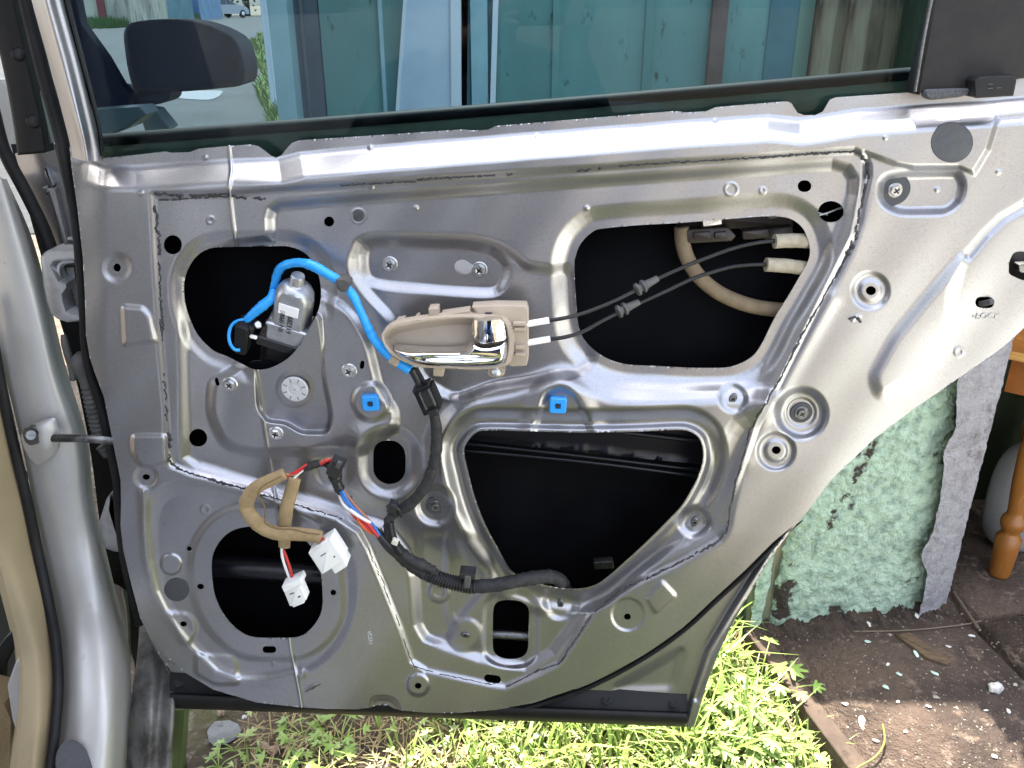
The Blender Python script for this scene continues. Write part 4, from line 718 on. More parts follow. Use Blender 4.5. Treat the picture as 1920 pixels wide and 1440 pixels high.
# ground: one sheet out to the horizon, finer near the door
def ground():
    g = bpy.data.materials.new("ground"); g.use_nodes = True; n = g.node_tree; N = n.nodes; b = N["Principled BSDF"]; b.inputs["Roughness"].default_value = .95
    tc = N.new("ShaderNodeTexCoord")
    def noi(s, d=8): t = N.new("ShaderNodeTexNoise"); t.inputs["Scale"].default_value = s; t.inputs["Detail"].default_value = d; n.links.new(tc.outputs["Object"], t.inputs[0]); return t
    def rg(t, a, z): r = N.new("ShaderNodeMapRange"); r.inputs[1].default_value = a; r.inputs[2].default_value = z; n.links.new(t.outputs[0], r.inputs[0]); return r
    def mx(f, A, B):
        x = N.new("ShaderNodeMix"); x.data_type = 'RGBA'; n.links.new(f.outputs[0], x.inputs[0])
        for i, q in ((6, A), (7, B)):
            if isinstance(q, tuple): x.inputs[i].default_value = (*q, 1)
            else: n.links.new(q, x.inputs[i])
        return x.outputs[2]
    a = mx(rg(noi(9), .4, .62), lin('#6a5c4c'), lin('#4d4336')); a = mx(rg(noi(70), .56, .7), a, lin('#8f8576')); a = mx(rg(noi(2.2), .57, .72), a, lin('#566b2b'))
    n.links.new(a, b.inputs["Base Color"]); bp = N.new("ShaderNodeBump"); bp.inputs["Strength"].default_value = .9; bp.inputs["Distance"].default_value = .012
    n.links.new(noi(55, 6).outputs[0], bp.inputs["Height"]); n.links.new(bp.outputs[0], b.inputs["Normal"]); return g
gm = ground()
xs = np.r_[-600, -200, -60, -20, -8, -4, -2, np.linspace(-1, 1.2, 67), 2, 4, 8, 20, 60, 200, 600]; ys = np.r_[-300, -80, -20, -6, -2, -.5, np.linspace(.4, 2.2, 55), 3, 4, 6, 9, 14, 22, 40, 80, 200, 600]
X, Y = np.meshgrid(xs, ys); nz = RNG.standard_normal(X.shape)*.006; nz[(np.abs(X) > 1.3) | (Y > 2.3) | (Y < .4)] = 0; nx = len(xs)
V = np.stack([X.ravel(), Y.ravel(), nz.ravel()], 1); Fc = [[i*nx+j, i*nx+j+1, (i+1)*nx+j+1, (i+1)*nx+j] for i in range(len(ys)-1) for j in range(nx-1)]
finish(mesh("ground", V, Fc), "ground", gm, kind="structure", origin=(0, 0, 0))
roadm = M("gravel_road", '#313332', .95, c2='#292a29', ns=.8, c3='#40403d', ns3=9, bump=.5, bs=12, bd=.03)
mb = MB(); q = [(-9,4.0),(-2.0,4.2),(-1.15,5),(-.9,8),(-1.6,14),(-4,26),(-9,46),(-12,60),(-20,84),(-52,84),(-34,44),(-20,20)]; mb.add([(x,y,.006) for x, y in q], [list(range(len(q)))]); mb.build("road_or_unseen_patch", roadm, kind="structure")
mb = MB(); q = rnd([tuple(Zp(0)([x],[y])[0][:2]) for x, y in [(318,172),(420,171),(412,182),(395,190),(330,186)]], .2); mb.add([(x,y,.012) for x, y in q], [list(range(len(q)))]); mb.build("painted_sun_patch", M("sunlit_tone",(.12,.12,.125),.8), kind="structure")  # pale patch painted in for a pool of sunlight on the lane

# concrete apron by the garage: three slabs, each a body of its own thickness
slabm = M("dirty_concrete", '#5c4c40', .92, c2='#372c25', ns=7, c3='#7a6859', ns3=34, lo3=.56, hi3=.70, bump=1, bs=90, bd=.008, det=9)
SZ = .05; zt = Zp(SZ)
def slab(pts, label=None):
    q = zt([p[0] for p in pts], [p[1] for p in pts]); lo = q.min(0); hi = q.max(0); st = .014; xs = np.arange(lo[0], hi[0], st); ys = np.arange(lo[1], hi[1], st)
    mb = MB(); n = len(q); V = [(*p[:2], SZ) for p in q] + [(*p[:2], -.04) for p in q]; mb.add(V, [list(range(n))[::-1]] + [[i, (i+1) % n, n+(i+1) % n, n+i] for i in range(n)]); mb.build("pavement", slabm, kind="structure")
slab([(1405,1188),(1420,1160),(1600,1010),(1722,1010),(1752,1082),(1822,1178),(1915,1272),(2060,1400),(2200,1600),(1712,1600)])
slab([(1760,1078),(1742,1030),(1765,900),(2300,900),(2300,1120),(1925,1142),(1838,1158)]); slab([(1843,1170),(1925,1153),(2300,1128),(2350,1600),(2230,1600),(2080,1396),(1930,1266)])
mb = MB(); mb.add([(-.40,-1.1,.005),(.43,-1.1,.005),(.40,.70,.005),(-.30,.70,.005)], [[0,1,2,3]]); mb.build("road_or_unseen_patch", M("unseen_ground_dark", '#202124', .95, c2='#191a1d', ns=9, bump=.5, bs=90, bd=.004, spec=.02), kind="structure")  # unseen dark patch, added to darken and cool what the door paint mirrors
mb = MB(); mb.add([(-2.2,-1.1,.0045),(-.40,-1.1,.0045),(-.30,.70,.0045),(-.8,.70,.0045)], [[0,1,2,3]]); mb.build("road_or_unseen_patch", M("unseen_ground_pale", '#a6a8ac', .95, c2='#94969a', ns=4, bump=.2, bs=60, bd=.004, spec=.05), kind="structure")  # unseen lighter patch, added to lift the reflection in the door's left side
mb = MB(); mb.add([(-2.2,-9,.004),(.9,-9,.004),(.44,-1.1,.004),(-2.2,-1.1,.004)], [[0,1,2,3]]); mb.build("road_or_unseen_patch", M("unseen_ground_grey", '#787a80', .95, c2='#686a70', ns=4, bump=.2, bs=60, bd=.004, spec=.05), kind="structure")  # unseen mid grey patch, added for the tone mirrored in the upper door
# crumbs and dirt lying on the apron
mb = MB(); g = np.random.default_rng(3)
for i in range(2600):
    x = g.uniform(1430, 1980); y = g.uniform(1120, 1500)
    if x < 1405 + (y-1188)*.76 + 12 or y > 1500: continue
    c = Zp(SZ+.0004)([x], [y])[0]; r = g.uniform(.0006, .0026)*(2.2 if g.random() < .05 else 1); k = 5; th = np.sort(g.uniform(0, 6.28, k)); V = [(c[0]+r*math.cos(t)*g.uniform(.6,1.3), c[1]+r*math.sin(t)*g.uniform(.6,1.3), c[2]+g.uniform(0,.0006)) for t in th] + [(c[0], c[1], c[2]+r*.7)]; mb.add(V, [[j, (j+1) % k, k] for j in range(k)], int(g.random() < .09))
mb.build("grit", [M("dark_grit",'#3c332c',.95,c2='#8a7e70',ns=90), M("pale_grit",'#989084',.9)], kind="stuff", smooth=False)
rust = M("rusty_steel", '#463a31', .9, .0, c2='#5a4b3e', ns=18, c3='#332820', ns3=40, bump=.4, bs=300, bd=.001)
a0 = zt([1403],[1186])[0]; a1 = zt([1745],[1640])[0]; dv = (a1-a0)/np.linalg.norm(a1-a0); pn = np.array([-dv[1], dv[0], 0]); pn = pn if pn[0] < 0 else -pn; mb = MB()
sec = [(0, .0045), (.003, .0045), (.0045, .003), (.0045, -.075), (.001, -.075), (.0005, .001), (-.024, .001), (-.024, .0045)]; N_ = len(sec)
V = [p + pn*s + np.array([0,0,z]) for p in (a0, a1) for s, z in sec]; mb.add(V, [[i, (i+1) % N_, N_+(i+1) % N_, N_+i] for i in range(N_)] + [list(range(N_))[::-1], list(range(N_, 2*N_))])
mb.build("steel_edging", rust, label="rusty angle iron edging along the concrete apron", cat="edging", angle=30)
pf = a1[:2]; dd2 = dv[:2]; q0 = pf; q1 = pf + dd2*2.2
mb = MB(); q = [tuple(q0), (q0[0]+2.4, q0[1]), (q1[0]+2.4, q1[1]), tuple(q1)]; V = [(x, y-.004, SZ) for x, y in q] + [(x, y-.004, -.04) for x, y in q]; mb.add(V, [[3,2,1,0]] + [[i, (i+1) % 4, 4+(i+1) % 4, 4+i] for i in range(4)]); mb.build("pavement", M("unseen_ground_bright", '#d6d9ce', .92, c2='#c6c9be', ns=5, bump=.6, bs=60, bd=.005), kind="structure")  # unseen bright slab, added to brighten the door's right side by reflection

# ------------------------------------------------------------------ garage: rough green plaster, grey corner, dark room
mossw = M("mossy_boards", '#74896f', .85, c2='#7f6c55', ns=9, c3='#2f4034', ns3=22, lo3=.5, hi3=.62, stretch=(1,1,.12), bump=.5, bs=60, bd=.004); peel = M("peeling_boards", '#a5a58c', .85, c2='#72604d', ns=12, c3='#3a3029', ns3=30, lo3=.52, hi3=.6, stretch=(1,1,.15), bump=.5, bs=60, bd=.004)
gar = empty("garage", (*zt([1620],[1150])[0][:2], SZ), "garage with peeling green plaster wall and teal sheet steel door leaf", "garage")
def plasterm(nm, c, c2, c3, lo3=.60, hi3=.68, ns3=9): return M(nm, c, .9, c2=c2, ns=55, lo=.45, hi=.68, c3=c3, ns3=ns3, lo3=lo3, hi3=hi3, bump=1, bs=150, bd=.012, det=10)
greenp = plasterm("green_plaster", '#b6ccb4', '#84998a', '#40372f', .585, .62, 12); greyp = plasterm("grey_plaster", '#a09d9f', '#878386', '#67615f', .60, .68, 14)
WA = zt([1404],[1186])[0]; WB = zt([1712],[1146])[0]; WC = zt([1766],[1132])[0]
def roughwall(nm, A, B, z0, z1, mat, amp, seed, st=.0032, zlim=1.35, dent=(), fan=0):
    A = np.array(A[:2]); B = np.array(B[:2]); L = np.linalg.norm(B-A); t = (B-A)/L; nn = np.array([t[1], -t[0]]); nn = nn if nn[1] < 0 else -nn
    us = np.arange(0, L+st, st); zs = np.r_[np.arange(z0, min(z1, zlim), st), z1]; U_, Z_ = np.meshgrid(us, zs); g = np.random.default_rng(seed)
    def vn(s):
        q = g.standard_normal((int(U_.shape[0]*st/s)+4, int(U_.shape[1]*st/s)+4)); iy = (np.arange(U_.shape[0])*st/s); ix = (np.arange(U_.shape[1])*st/s); y0 = iy.astype(int); x0 = ix.astype(int); fy = sst(iy-y0)[:, None]; fx = sst(ix-x0)[None]
        return q[np.ix_(y0,x0)]*(1-fy)*(1-fx)+q[np.ix_(y0+1,x0)]*fy*(1-fx)+q[np.ix_(y0,x0+1)]*(1-fy)*fx+q[np.ix_(y0+1,x0+1)]*fy*fx
    h = amp*(vn(.03)*.25 + vn(.012)*.45 + vn(.0062)*.42 + vn(.08)*.35)
    if fan: lj = fan*(Z_-.05) + .006*vn(.05)[:, :1]; U_ = U_ - lj*(1-U_/L)
    for (u0, w, d) in dent: h -= d*np.exp(-((U_-u0-.05*(Z_-.05))/w)**2)
    V = np.stack([A[0]+t[0]*U_+nn[0]*h, A[1]+t[1]*U_+nn[1]*h, Z_], -1).reshape(-1, 3); m_ = len(us)
    return finish(mesh(nm, V, [[i*m_+j, i*m_+j+1, (i+1)*m_+j+1, (i+1)*m_+j] for i in range(len(zs)-1) for j in range(m_-1)]), nm, mat, gar)
roughwall("wall", WA, zt([1752],[1137])[0], SZ-.01, .80, greenp, .0034, 5, dent=[(.035,.012,.018)])
roughwall("corner_plaster", WB+np.array([0,-.017,0]), WC+np.array([0,-.012,0]), SZ-.01, 2.3, greyp, .0013, 9, fan=.075)
us = np.linspace(0, 1, 160); vs = np.linspace(0, 1, 9); g = np.random.default_rng(77); rg_ = np.convolve(g.standard_normal(170), np.ones(9)/3, 'same')[:160]; Wn = np.array([-(WC-WA)[1]*-1, -(WC-WA)[0], 0]); Wn /= np.linalg.norm(Wn)
V = [tuple((WA + (WC-WA)*u*1.02) + Wn*(-.008 + v*(.050+.012*rg_[i])) + np.array([0, 0, (.017+.006*rg_[i])*(1-v)**1.6 + g.normal(0, .0006)*(v < .99) - .001*(v > .99)])) for i, u in enumerate(us) for v in vs]
finish(mesh("d", V, [[i*9+j, i*9+j+1, (i+1)*9+j+1, (i+1)*9+j] for i in range(159) for j in range(8)]), "dirt_bank", M("crumbly_dirt", '#4b3d32', .95, c2='#2f2620', ns=40, c3='#7d7062', ns3=120, lo3=.6, hi3=.68, bump=1, bs=160, bd=.008), kind="stuff")
th = np.array([.16, .20])
mb = MB(); V = [(*WA[:2],-.02),(*WC[:2],-.02),(WC[0]+.02,WC[1]+.30,-.02),(WA[0]+.02,WA[1]+.34,-.02)]; V = [(x,y+.012,z) for x,y,z in V] + [(x,y+.012,.79) for x,y,_ in V]; mb.add(V, [[0,1,5,4],[1,2,6,5],[2,3,7,6],[3,0,4,7],[4,5,6,7]]); mb.build("wall_core", mossw, gar)
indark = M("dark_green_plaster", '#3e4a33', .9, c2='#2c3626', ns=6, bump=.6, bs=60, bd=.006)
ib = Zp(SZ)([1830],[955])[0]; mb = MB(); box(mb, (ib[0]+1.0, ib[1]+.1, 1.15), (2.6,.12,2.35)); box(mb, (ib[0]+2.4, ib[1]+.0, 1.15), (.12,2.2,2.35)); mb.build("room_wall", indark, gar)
mb = MB(); box(mb, (1.75, 2.05, 2.36), (2.9, 1.0, .10)); mb.build("roof", M("roof_slab",(.2,.2,.19),.9), gar)
# teal sheet-steel leaf standing open beyond the car
teal = M("teal_paint", '#76a19d', .5, c2='#5c8784', ns=6, lo=.35, hi=.7, c3='#3d5a56', ns3=60, lo3=.62, hi3=.70, bump=.1, bs=90, stretch=(1,1,.4)); tealp = M("pale_teal_paint", '#a9ccd2', .5, c2='#98bac4', ns=6); paleb = M("pale_blue_reflection", '#cddcea', .45, c2='#bccbd9', ns=7); palew = M("whitish_reflection", '#e2e8f0', .45); shadowm = M("painted_shadow", '#56606c', .6, c2='#464f5c', ns=8); tealdk = M("dark_teal_paint", '#4f7d86', .5, c2='#446e78', ns=6); rustb = M("brown_rust", '#75635f', .8, c2='#5a4a47', ns=14)
LY = 1.72
def col(nm, xa, xb, mat, dy=0, th=.03, ta=0, tb=0, par=None):   # an upright run of the leaf between two picture columns (taken at row 120), ta/tb = lean
    k = LY/float(rays([960],[120])[0][1]); a = (xa-960)/FPX*k; b = (xb-960)/FPX*k; mb = MB(); y = LY - dy; sa, sb = ta*.001, tb*.001
    V = [(a+sa*z_*100, y, z) for z, z_ in ((.08,-1.0),(2.25,1.15))] + [(b+sb*z_*100, y, z) for z, z_ in ((.08,-1.0),(2.25,1.15))]; V = [V[0],V[2],V[3],V[1]]; V += [(x, yy+th, z) for x, yy, z in V]
    mb.add(V, [[0,1,2,3],[7,6,5,4],[0,4,5,1],[1,5,6,2],[2,6,7,3],[3,7,4,0]]); return mb.build(nm, mat, par or gar, smooth=False)
leaf = col("steel_leaf", 604, 1500, teal, 0, .02, label=None) if 0 else col("steel_leaf", 604, 1500, teal, 0, .02); leaf["label"] = "teal sheet steel door leaf with window reflections painted on as pale strips"
col("leaf_edge", 525, 560, tealp, .05, .06, par=leaf); col("leaf_gap", 560, 606, shadowm, .0, .02, par=leaf); col("leaf_bead", 572, 577, M("slate2",(.12,.13,.16),.6), .006, .006, par=leaf)  # the slate grey gap strip has the recess's shadow painted into its colour
col("leaf_rib", 716, 723, tealp, .010, .012, par=leaf); col("painted_reflection", 772, 868, paleb, .018, .02, 1.3, .2, par=leaf); col("reflection_edge", 769, 775, palew, .026, .012, 1.3, 1.3, par=leaf); col("reflection_edge", 850, 869, palew, .024, .012, .2, .2, par=leaf)  # pale channel and lips: reflections in the window glass, painted onto the leaf
col("dark_recess", 869, 882, tealdk, .006, .01, par=leaf); col("leaf_rib", 884, 915, tealp, .012, .014, par=leaf); col("dark_recess", 918, 928, tealdk, .006, .01, par=leaf); col("reflection_strip", 927, 937, palew, .020, .012, .4, .4, par=leaf)  # the whitish strap is a painted window reflection as well
col("leaf_rib", 1035, 1048, teal, .006, .01, par=leaf); col("leaf_rib", 1205, 1222, M("teal2",'#5b8a88',.5), .006, .008, par=leaf)
col("rust_post", 1324, 1352, rustb, .02, .03, 0, 0, par=leaf); col("dark_panel", 1432, 1485, tealdk, .004, .02, par=leaf); col("pale_panel", 1485, 1512, M("sage_paint",'#6f8f80',.6), .006, .02, par=leaf)
col("board", 1512, 1545, peel, .03, .03, par=leaf); col("board", 1545, 1566, mossw, .022, .03, par=leaf); col("board", 1566, 1604, peel, .035, .03, par=leaf); col("board", 1604, 1690, mossw, .02, .03, par=leaf); col("board", 1690, 1900, mossw, .03, .03, par=leaf)

# ------------------------------------------------------------------ wooden stool in the garage
wood = M("orange_varnish", '#a5692c', .42, c2='#8a5522', ns=9, c3='#b9824a', ns3=40, lo3=.55, hi3=.7, stretch=(1,1,.15), coat=.15); ply = M("plywood_edge", '#c99a58', .5, c2='#a87b40', ns=30, stretch=(1,1,12))
lb = Zp(SZ)([1872],[1078])[0]; st = empty("wooden_stool", (lb[0]+.22, lb[1]+.10, SZ), "orange varnished wooden stool with turned legs beside the grey corner", "stool")
cn = np.array(P1(1868, 648, 0, Yp(lb[1]-.03))); SH = cn[2]
e1 = np.array([math.cos(R(-38)), math.sin(R(-38))]); e2 = np.array([math.cos(R(52)), math.sin(R(52))])
def stp(u, v): return (cn[0]+e1[0]*u+e2[0]*v, cn[1]+e1[1]*u+e2[1]*v)
def stbox(nm, u0, u1, v0, v1, z0, z1, m_, bev=0):
    mb = MB(); V = [(*stp(u, v), z) for z in (z0, z1) for u, v in ((u0,v0),(u1,v0),(u1,v1),(u0,v1))]; mb.add(V, [[3,2,1,0],[4,5,6,7],[0,1,5,4],[1,2,6,5],[2,3,7,6],[3,0,4,7]]); return mb.build(nm, m_, st, smooth=False)
stbox("seat", 0, .42, 0, .42, SH-.004, SH, wood); stbox("seat_edge", .001, .419, .001, .419, SH-.019, SH-.004, ply); stbox("apron", .025, .395, .025, .395, SH-.085, SH-.019, M("dark_varnish",'#8a4f1e',.35,c2='#6f3d15',ns=5,coat=.4))
lp_ = [(.0,.0),(.0165,.0),(.019,.006),(.0215,.06),(.0225,.085),(.016,.095),(.015,.100),(.020,.108),(.022,.118),(.020,.128),(.0145,.136),(.015,.145),(.020,.20),(.0225,.26),(.020,.31),(.015,.335),(.021,.35),(.021,SH-SZ-.085)]
for i, (u, v) in enumerate([(None,None),(.36,.06),(.36,.36),(.06,.36)]):
    b = (lb[0], lb[1]) if u is None else stp(u, v); V, Fc = lathe3(lp_, (b[0], b[1], SZ+.001), (b[0], b[1], 1), 24); finish(mesh("leg", V, Fc), "leg", wood, st)
sb = Zp(SZ)([1905],[1058])[0]; mb = MB(); nu, nv = 24, 14; V = []
for i in range(nv+1):
    ph = -math.pi/2 + math.pi*i/nv
    for j in range(nu):
        a = 2*math.pi*j/nu; rr = (abs(math.cos(ph))**.6); V.append((sb[0]+.035+.085*rr*math.cos(a), sb[1]+.06+.05*rr*math.sin(a), SZ+.118+.118*math.copysign(abs(math.sin(ph))**.7, math.sin(ph))))
mb.add(V, [[i*nu+j, i*nu+(j+1) % nu, (i+1)*nu+(j+1) % nu, (i+1)*nu+j] for i in range(nv) for j in range(nu)]); mb.build("plastic_drum", M("grey_plastic",(.30,.29,.30),.6,c2=(.24,.23,.23),ns=10), label="rounded grey plastic drum standing behind the stool leg", cat="drum")

# ------------------------------------------------------------------ loose things on the apron and the soil
def stone(nm, px, py, z, r, asp, mat, label, seed, cat="stone", group=None, sub=2, rough=.10):
    import bmesh
    bm = bmesh.new(); bmesh.ops.create_icosphere(bm, subdivisions=sub, radius=1); g = np.random.default_rng(seed); k1 = g.standard_normal((5, 3)); w = Zp(z)([px], [py])[0]
    for v in bm.verts:
        q = np.array(v.co); d = 1 + sum(.14*math.sin(2.2*(q @ k)+i) for i, k in enumerate(k1)); v.co = Vector((w[0]+q[0]*r*d*asp[0], w[1]+q[1]*r*d*asp[1], z+r*asp[2]*.6+q[2]*r*d*asp[2]))
    me = bpy.data.meshes.new(nm); bm.to_mesh(me); bm.free(); return finish(me, nm, mat, label=label, cat=cat, group=group, smooth=False)
stone("stone", 1862, 1292, SZ, .0115, (1,.9,.8), M("white_stone",(.62,.60,.56),.9,c2=(.35,.33,.31),ns=70,bump=.8,bs=250), "whitish lump of plaster lying on the brown apron", 2)
gst = M("grey_stone",'#8f918f',.9,c2='#7a7c7c',ns=20,bump=.5,bs=120,bd=.004); pst = M("pinkish_stone",'#b39a88',.9,c2='#9c8373',ns=30)
for i, (x, y, r, asp, m_, lb_) in enumerate([(420,1378,.020,(1.25,1.05,.14),gst,"flat grey stone on the soil below the door"),(415,1338,.008,(.9,1,.9),pst,"pinkish pebble right under the black sill strip"),(412,1362,.006,(1.1,.9,.7),gst,"small pale pebble above the flat grey stone"),(495,1400,.008,(1.2,1,.5),pst,"light chip of stone between the weeds, left one of two"),(513,1408,.008,(1,1,.6),pst,"light chip of stone between the weeds, right one of two"),(458,1346,.004,(1,1,.8),M("white_pebble",(.75,.75,.73),.8),"tiny white pebble near the sill strip")]):
    stone("stone", x, y, .004, r, asp, m_, lb_, 20+i, group="stones on the soil")
flm = M("paint_flake", '#a9c4b5', .8, c2='#c6d4cb', ns=40); flw = M("white_flake", (.62,.61,.58), .85)
FL = [(1626,1205,.011,flm,"largest mint paint flake, lying near the grey corner"),(1628,1172,.008,flw,"white flake closest to the grey corner's foot"),(1718,1156,.009,flw,"white plaster chip against the corner"),(1740,1152,.007,flw,"small white chip at the corner, right of the plaster chip"),(1660,1290,.008,flm,"upright pale mint flake in the dark dirt"),(1685,1266,.007,flm,"mint flake right above the shadow edge"),(1752,1264,.0095,flm,"mint flake with a notch, right of the middle"),(1717,1228,.008,flm,"bent mint flake by the brown splinter"),(1664,1248,.006,flw,"white crumb above the upright mint flake"),(1822,1194,.007,flw,"white crumb beside the crack"),(1585,1322,.009,flw,"long white flake in the sun on the left"),(1615,1354,.013,flw,"broad white leaf shaped flake in the sun"),(1640,1390,.008,flw,"white flake nearest the steel edging in the sun"),(1683,1318,.005,flw,"white crumb just below the shadow edge"),(1740,1326,.007,flw,"thin white flake in the sunlit middle"),(1697,1374,.006,flw,"white crumb alone in the sunlit dirt"),(1848,1334,.005,flw,"white crumb below the plaster lump"),(1890,1336,.006,flw,"white crumb near the right rim of the picture"),(1864,1420,.008,flw,"white chip in the bottom right"),(1778,1214,.006,flw,"grey white chip left of the crack")]
for i, (x, y, r, m_, lb_) in enumerate(FL):
    g = np.random.default_rng(40+i); k = 7; thh = np.linspace(0, 6.283, k, endpoint=False) + g.normal(0, .15, k); w = zt([x], [y])[0]; rr = r*.75*g.uniform(.6, 1.25, k); ro = g.uniform(0, 3); q = np.stack([rr*np.cos(thh), .62*rr*np.sin(thh)], 1); q = q @ np.array([[math.cos(ro), math.sin(ro)], [-math.sin(ro), math.cos(ro)]])
    tx, ty = g.normal(0, .18, 2); z = SZ+.0028 + q[:, 0]*tx + q[:, 1]*ty; z = np.maximum(z, SZ+.0006); V = [(w[0]+a, w[1]+b, c) for (a, b), c in zip(q, z)] + [(w[0]+a*.96, w[1]+b*.96, c-.0012) for (a, b), c in zip(q, z)]
    mb = MB(); mb.add(V, [list(range(k)), list(range(2*k-1, k-1, -1))] + [[k+j, k+(j+1) % k, (j+1) % k, j] for j in range(k)]); mb.build("paint_flake", m_, label=lb_, cat="paint flake", group="paint flakes on the apron", smooth=False)
prism("wood_splinter", rnd([(1680,1190),(1706,1186),(1785,1240),(1776,1246),(1740,1234)],3), M("old_wood",'#65523c',.9,c2='#4f3f2e',ns=30,stretch=(1,4,1)), None, mp=zt, h=.006, t=.005, bev=1.5, label="brown wood splinter lying among the paint flakes", cat="splinter")
tube("twig", [(1700,1168,.003),(1600,1184,.002),(1700,1182,.003),(1800,1172,.004),(1840,1164,.004)][1:], 1.3, M("twig_bark",'#6d5f50',.9), None, mp=zt, label="thin pale twig lying across the apron under the wall", cat="twig")
tube("twig", [(1788,1110,.012),(1808,1140,.010),(1834,1178,.006)], 3.2, M("twig_bark2",'#5f5246',.9), None, mp=zt, label="short brown stick by the crack at the corner", cat="twig")
tube("grass_stem", [(1575,1500,.0),(1600,1447,.01),(1640,1420,.015),(1658,1392,.015),(1655,1358,.01)], 2.2, M("green_stem",'#6f6f3a',.6), None, mp=zt, label="curved yellow green grass stem lying over the apron edge", cat="stem")

# ------------------------------------------------------------------ grass and weeds
def edge_x(y): return a0[0] + (a1[0]-a0[0])*(y-a0[1])/(a1[1]-a0[1])
def blades(nm, n, xr, yr, hl, wd, mats, seed, lean=.5, dens=None):
    g = np.random.default_rng(seed); V = []; Fc = []; MI = []
    for _ in range(n):
        x = g.uniform(*xr); y = g.uniform(*yr)
        if dens is not None and g.random() > dens(x, y): continue
        if x > edge_x(y) - .012 and y < 1.26: continue
        L = g.uniform(*hl); w = g.uniform(*wd); a = g.uniform(0, 6.283); ln = g.uniform(.15, 1)*lean; d = np.array([math.cos(a), math.sin(a)]); s = np.array([-d[1], d[0]]); k = len(V)
        for t, ww in ((0, .8), (.35, 1), (.7, .75), (1, .05)):
            z = L*t*(1-.35*ln*t); o = L*ln*t*t; c = (x+d[0]*o, y+d[1]*o)
            V.append((c[0]+s[0]*w*ww, c[1]+s[1]*w*ww, z)); V.append((c[0]-s[0]*w*ww, c[1]-s[1]*w*ww, z))
        for j in range(3): Fc.append((k+2*j, k+2*j+1, k+2*j+3, k+2*j+2)); MI.append(0 if len(mats) == 1 or g.random() < .5 else 1)
    return finish(mesh(nm, V, Fc, MI), nm, mats, kind="stuff")
dn = lambda x, y: float(np.clip((x+.20)/.22, .05, 1))
grass2 = M("grass_blade_pale", (.38, .47, .14), .45, c2=(.28, .41, .09), ns=5)
blades("grass", 11000, (-.42, .52), (.80, 1.75), (.03, .085), (.0012, .0028), [grass_g, grass2], 1, .9, dn)
blades("long_grass", 700, (-.02, .36), (.92, 1.3), (.10, .19), (.0016, .0034), [grass2, grass_g], 2, 1.1, lambda x, y: float(np.clip((x+.02)/.15, .1, 1)))
blades("grass", 5000, (-2.2, .45), (1.75, 4.2), (.06, .2), (.003, .007), [grass_g], 3, .8, lambda x, y: float(x > -.9))
blades("grass", 900, (-.35, .45), (.1, .76), (.03, .08), (.0014, .003), [grass_g, grass2], 21, .9)
mb = MB(); g = np.random.default_rng(5)
for i in range(5200):
    x = g.uniform(-.42, .45); y = g.uniform(.84, 1.4)
    if x > edge_x(y)-.01: continue
    if x < -.15 and g.random() < .25: continue
    L = g.uniform(.012, .05); a = g.uniform(0, 6.283); w = g.uniform(.0005, .0012); z = g.uniform(.006, .022); d = (math.cos(a)*L, math.sin(a)*L); s = (-math.sin(a)*w, math.cos(a)*w); z2 = z + g.normal(0, .010); V = [(x+s[0],y+s[1],z),(x-s[0],y-s[1],z),(x-s[0]+d[0],y-s[1]+d[1],max(z2,.004)),(x+s[0]+d[0],y+s[1]+d[1],max(z2,.004))]; mb.add(V, [[0,1,2,3]])
mb.build("dry_straw", straw, kind="stuff")
def leafshape(L, lob):   # a lobed leaf, flat outline in its own plane
    o = []
    for i in range(lob):
        a = math.pi*(.08 + .84*i/(lob-1)); a2 = math.pi*(.08 + .84*(i+.5)/(lob-1)); rr = L*(1 - .18*abs(i-(lob-1)/2)/((lob-1)/2))
        for da, f in ((-.16,.80),(-.06,1.0),(0,.9),(.06,1.0),(.16,.80)): o.append((rr*f*math.cos(a+da), rr*f*math.sin(a+da)))
        if i < lob-1: o.append((L*.48*math.cos(a2), L*.48*math.sin(a2)))
    o += [(-L*.18, 0), (0, -L*.04), (L*.18, 0)]; return o
def addleaf(mb, c, L, az, tilt, g, lob=5):
    o = leafshape(L, lob); M3 = (Matrix.Rotation(az, 3, 'Z') @ Matrix.Rotation(tilt, 3, 'X')); n = len(o); V = [Vector((0, L*.3, L*.05))] + [Vector((x, y, -.25*(x*x+y*y)/L*.5 + g.normal(0, .02)*L)) for x, y in o]
    V = [np.array(M3 @ v) + c for v in V]; mb.add(V, [[0, 1+i, 1+(i+1) % n] for i in range(n)])
def weed(px, py, n, L, hgt, seed, label, group, lob=5, mat=None, spread=.05, cat="weed", z0=0):
    g = np.random.default_rng(seed); w = Zp(z0)([px], [py])[0]; root = empty("leafy_weed", (w[0], w[1], z0), label, cat, group); lv = MB(); sm = MB()
    for i in range(n):
        a = 6.283*i/n + g.normal(0, .4); r = spread*g.uniform(.3, 1.1); h = hgt*g.uniform(.55, 1.1); c = np.array([w[0]+r*math.cos(a), w[1]+r*math.sin(a), z0+h]); addleaf(lv, c, L*g.uniform(.7, 1.15), a-math.pi/2, g.uniform(-.5, .15), g, lob)
        C = np.array([[w[0], w[1], z0], [w[0]+r*.35*math.cos(a), w[1]+r*.35*math.sin(a), z0+h*.7], c]); V, Fc = tubemesh(cr(C, 4, False), .0009, 5); sm.add(V, Fc)
    lv.build("foliage", mat or leafm, root); sm.build("stem", grass2, root)
